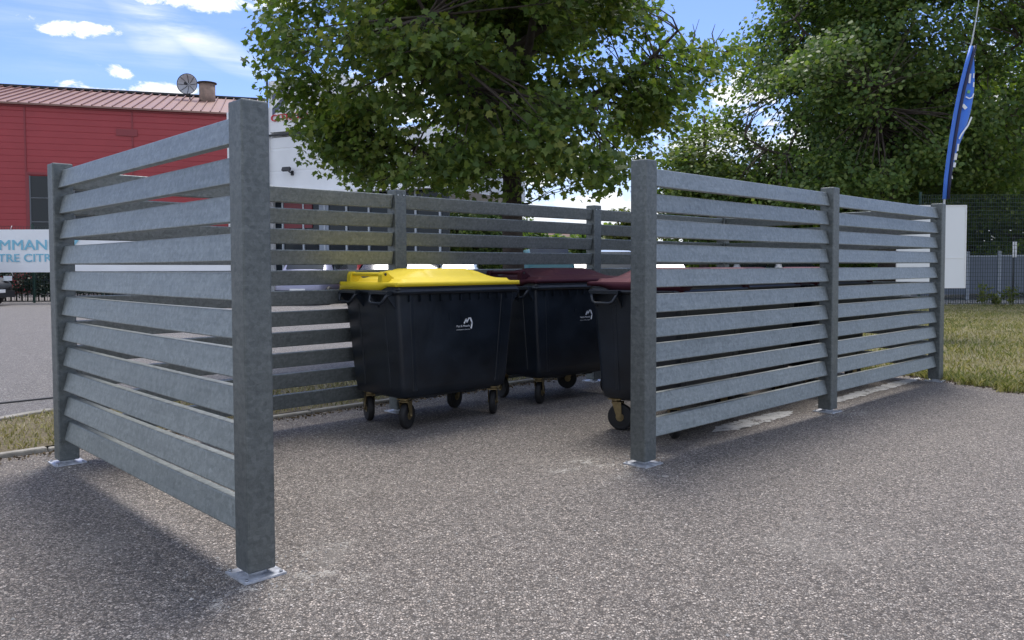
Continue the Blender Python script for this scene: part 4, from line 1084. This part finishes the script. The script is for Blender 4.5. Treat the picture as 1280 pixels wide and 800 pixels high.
fstroke([(1203, 131), (1207, 136)], .06, M_logo)
fstroke([(1197, 180), (1196, 189)], .03, M_logo); fstroke([(1194.5, 192), (1193.5, 200)], .05, M_logo); fstroke([(1194, 203), (1192.5, 209)], .045, M_logo); fstroke([(1189, 220), (1193, 223)], .025, M_logo)
fstroke([(1209, 114.5), (1212, 115.2)], .055, mat('print_green', (.16, .42, .16), .5))

# ------------------------------------------------------------------ parked cars
M_carglass = mat('car_glass', (.012, .015, .018), .05, spec=.8)
M_rim = mat('alloy_rim', (.5, .5, .52), .3, .8)
M_lampglass = mat('lamp_glass', (.75, .78, .8), .1, spec=.8)
M_tail = mat('tail_glass', (.4, .01, .012), .2)
CAR_KINDS = {   # stations: x, z of belt, z of roof, half width belt, half width roof (front at -x)
    'hatch': dict(L=4.0, w=.87, st=[(-2.0, .55, .55, .62, .6), (-1.93, .70, .70, .76, .7), (-1.1, .93, .93, .84, .7), (-.95, .96, 1.0, .86, .68), (-.25, .98, 1.42, .87, .60), (.6, 1.0, 1.46, .87, .60), (1.35, 1.02, 1.40, .86, .58), (1.86, 1.03, 1.06, .80, .6), (1.98, .8, .8, .76, .7)]),
    'van': dict(L=4.4, w=.9, st=[(-2.2, .6, .6, .66, .62), (-2.12, .82, .82, .8, .72), (-1.45, 1.05, 1.05, .86, .76), (-1.3, 1.08, 1.12, .88, .74), (-.65, 1.1, 1.76, .9, .70), (.3, 1.1, 1.84, .9, .71), (1.9, 1.1, 1.82, .89, .71), (2.14, 1.1, 1.55, .86, .70), (2.2, .9, .9, .82, .76)]),
}
def car_mesh(kind):
    K = CAR_KINDS[kind]; mb = MB(); rings = []
    for x, zb, zr, wb, wr in K['st']:
        zl = .24; pts = [(x, -wb * .93, zl), (x, -wb, (zl + zb) / 2), (x, -wb * .97, zb), (x, -wr, max(zr - .05, zb + .002)), (x, -wr * .8, max(zr, zb + .004)), (x, 0, max(zr, zb + .004) + .015)]
        pts += [(a, -b, c) for a, b, c in pts[:-1][::-1]]
        rings.append(pts)
    mb.loft(rings, 0, (True, True), True); return mb.mesh('body')
def car_glass(kind):
    K = CAR_KINDS[kind]; mb = MB(); st = K['st']
    def side(i, s_, f, t_):  # point on the side of the cabin
        x, zb, zr, wb, wr = st[i]; return Vector((x, s_ * ((wb * .97) * (1 - f) + wr * f + .008), zb * (1 - f) + (zr - .05) * f))
    for s_ in (-1, 1):
        for a, b in ((4, 5), (5, 6)):
            p = [side(a, s_, .12, 0), side(b, s_, .12, 0), side(b, s_, .92, 0), side(a, s_, .92, 0)]
            c = sum(p, Vector()) / 4; p = [c + (q - c) * .94 for q in p]; mb.add(p, [(0, 1, 2, 3)])
    def across(i, j, f0, f1):
        def e(f, s_):
            xa, zba, zra, wba, wra = st[i]; xb, zbb, zrb, wbb, wrb = st[j]
            return Vector((xa + (xb - xa) * f, s_ * (wra + (wrb - wra) * f) * .86, max(zra, zba) + (max(zrb, zbb) - max(zra, zba)) * f + .022))
        n = Vector((st[i][2] - st[j][2], 0, st[j][0] - st[i][0])).normalized() * .012
        return [e(f0, -1) + n, e(f0, 1) + n, e(f1, 1) + n, e(f1, -1) + n]
    mb.add(across(3, 4, .08, .92), [(0, 1, 2, 3)]); mb.add(across(6, 7, .12, .88), [(0, 1, 2, 3)])
    return mb.mesh('windows')
def car_wheel():
    mb = MB(); n = 24; prof = [(.20, .09), (.29, .10), (.31, .06), (.31, -.06), (.29, -.10), (.20, -.09)]
    mb.loft([[(r_ * math.cos(2 * math.pi * k / n), y, r_ * math.sin(2 * math.pi * k / n)) for k in range(n)] for r_, y in prof], 0, (True, True), True); return mb.mesh('tyre')
def car_rim():
    mb = MB(); n = 20
    for s_ in (-1, 1):
        mb.tube([(0, -.1, 0), (0, .1, 0)], .05, 10) if s_ > 0 else None
        for k in range(5):
            a = 2 * math.pi * k / 5; mb.box((.11 * math.cos(a), s_ * .094, .11 * math.sin(a)), (.2, .012, .05), Matrix.Rotation(-a, 3, 'Y'))
    return mb.mesh('rim')
CM = {}
for kd in CAR_KINDS: CM[kd] = (car_mesh(kd), car_glass(kd))
for kd in CAR_KINDS: CM[kd][1].materials.append(M_carglass)
me_tyre = car_wheel(); me_tyre.materials.append(M_rubber); me_crim = car_rim(); me_crim.materials.append(M_rim)
def lampset(kind, rear):
    K = CAR_KINDS[kind]; x = (K['st'][-2][0] + .03) if rear else K['st'][1][0] - .005; z = .78 if kind == 'hatch' else .92; out = []
    for s_ in (-1, 1):
        mb = MB(); mb.box((x + (0 if rear else .06), s_ * .60, z), (.10, .24, .16), Matrix.Rotation(s_ * (R(14) if not rear else -R(14)), 3, 'Z')); me = mb.mesh('lamp'); me.materials.append(M_tail if rear else M_lampglass); out.append(me)
    return out
LM = {kd: (lampset(kd, False), lampset(kd, True)) for kd in CAR_KINDS}
def bump_mesh(kind, rear):
    K = CAR_KINDS[kind]; x = K['L'] / 2; mb = MB(); s_ = 1 if rear else -1
    mb.box((s_ * (x - .06), 0, .40), (.16, 1.46, .22)); mb.box((s_ * (x + .012), 0, .50), (.02, .5, .11), mi=1); me = mb.mesh('bumper'); me.materials.append(M_dark); me.materials.append(M_whiteplain); return me
BP = {kd: (bump_mesh(kd, False), bump_mesh(kd, True)) for kd in CAR_KINDS}
def car(kind, colour, x, y, rz, label):
    t = empty('parked_car', (x, y, 0), rz, label, 'car', 'cars parked in front of the showroom')
    me = CM[kind][0].copy(); me.materials.append(colour); b = child('body', me, t); b.modifiers.new('sub', 'SUBSURF').render_levels = 1
    child('windows', CM[kind][1], t)
    L2 = CAR_KINDS[kind]['L'] / 2; w = CAR_KINDS[kind]['w']
    for sx in (-1, 1):
        for sy in (-1, 1):
            wl = child('wheel', me_tyre, t, (sx * (L2 - .78), sy * (w - .09), .31)); child('rim', me_crim, wl)
    for me in LM[kind][0]: child('headlight', me, t)
    for me in LM[kind][1]: child('tail_light', me, t)
    child('bumper', BP[kind][0], t); child('bumper', BP[kind][1], t)
    return t
def paint(n, c): return mat(n, c, .38, .1, coat=.2)
PT = dict(black=paint('black_paint', (.012, .012, .014)), green=paint('pale_green_paint', (.32, .52, .38)), grey=paint('violet_grey_paint', (.30, .30, .40)), red=paint('red_paint', (.28, .012, .02)), dark=paint('charcoal_paint', (.03, .033, .04)),
          pale=paint('pale_blue_paint', (.28, .35, .42)), teal=paint('teal_paint', (.02, .10, .12)), silver=paint('silver_paint', (.26, .265, .275)), white=paint('car_white', (.42, .43, .44)))
FR = R(90)      # nose towards the camera
for kind, colr, px, dep, rz, lab in [
    ('van', 'grey', 392, 28.5, FR, 'violet grey van parked nose first, seen between the slats right of the left post'),
    ('hatch', 'red', 432, 31, FR, 'dark red hatchback seen between the back slats above the left end of the yellow lid'),
    ('hatch', 'dark', 476, 28, FR, 'charcoal hatchback seen between the back slats at the left back post'),
    ('hatch', 'dark', 528, 30, FR + .1, 'charcoal hatchback seen between the slats just right of the left back post'),
    ('hatch', 'pale', 574, 28.5, FR, 'pale blue hatchback seen above the right half of the yellow lid'),
    ('van', 'teal', 674, 27, -FR + .12, 'dark teal van seen between the slats above the second bin'),
    ('hatch', 'silver', 722, 31, FR, 'silver hatchback seen beside the right back post'),
    ('van', 'pale', 768, 27.5, FR, 'pale blue van seen past the right back post, left of the entrance post'),
    ('hatch', 'white', 832, 29, FR, 'white hatchback glimpsed between the front slats just right of the entrance post'),
    ('hatch', 'white', 936, 30, FR + .08, 'white hatchback glimpsed between the front slats midway along the first panel'),
    ('hatch', 'white', 990, 28.5, FR, 'white hatchback glimpsed between the front slats near the middle post'),
    ('hatch', 'green', 195, 33, FR + .05, 'pale green hatchback glimpsed between the slats of the left panel'),
    ]:
    car(kind, PT[colr], at(px, 330, dep).x, dep, rz, lab)
car('van', PT['black'], at(8, 330, 26.5).x - 2.55, 26.8, math.pi - .06, 'black car whose nose shows at the left edge of the photo below the banner')
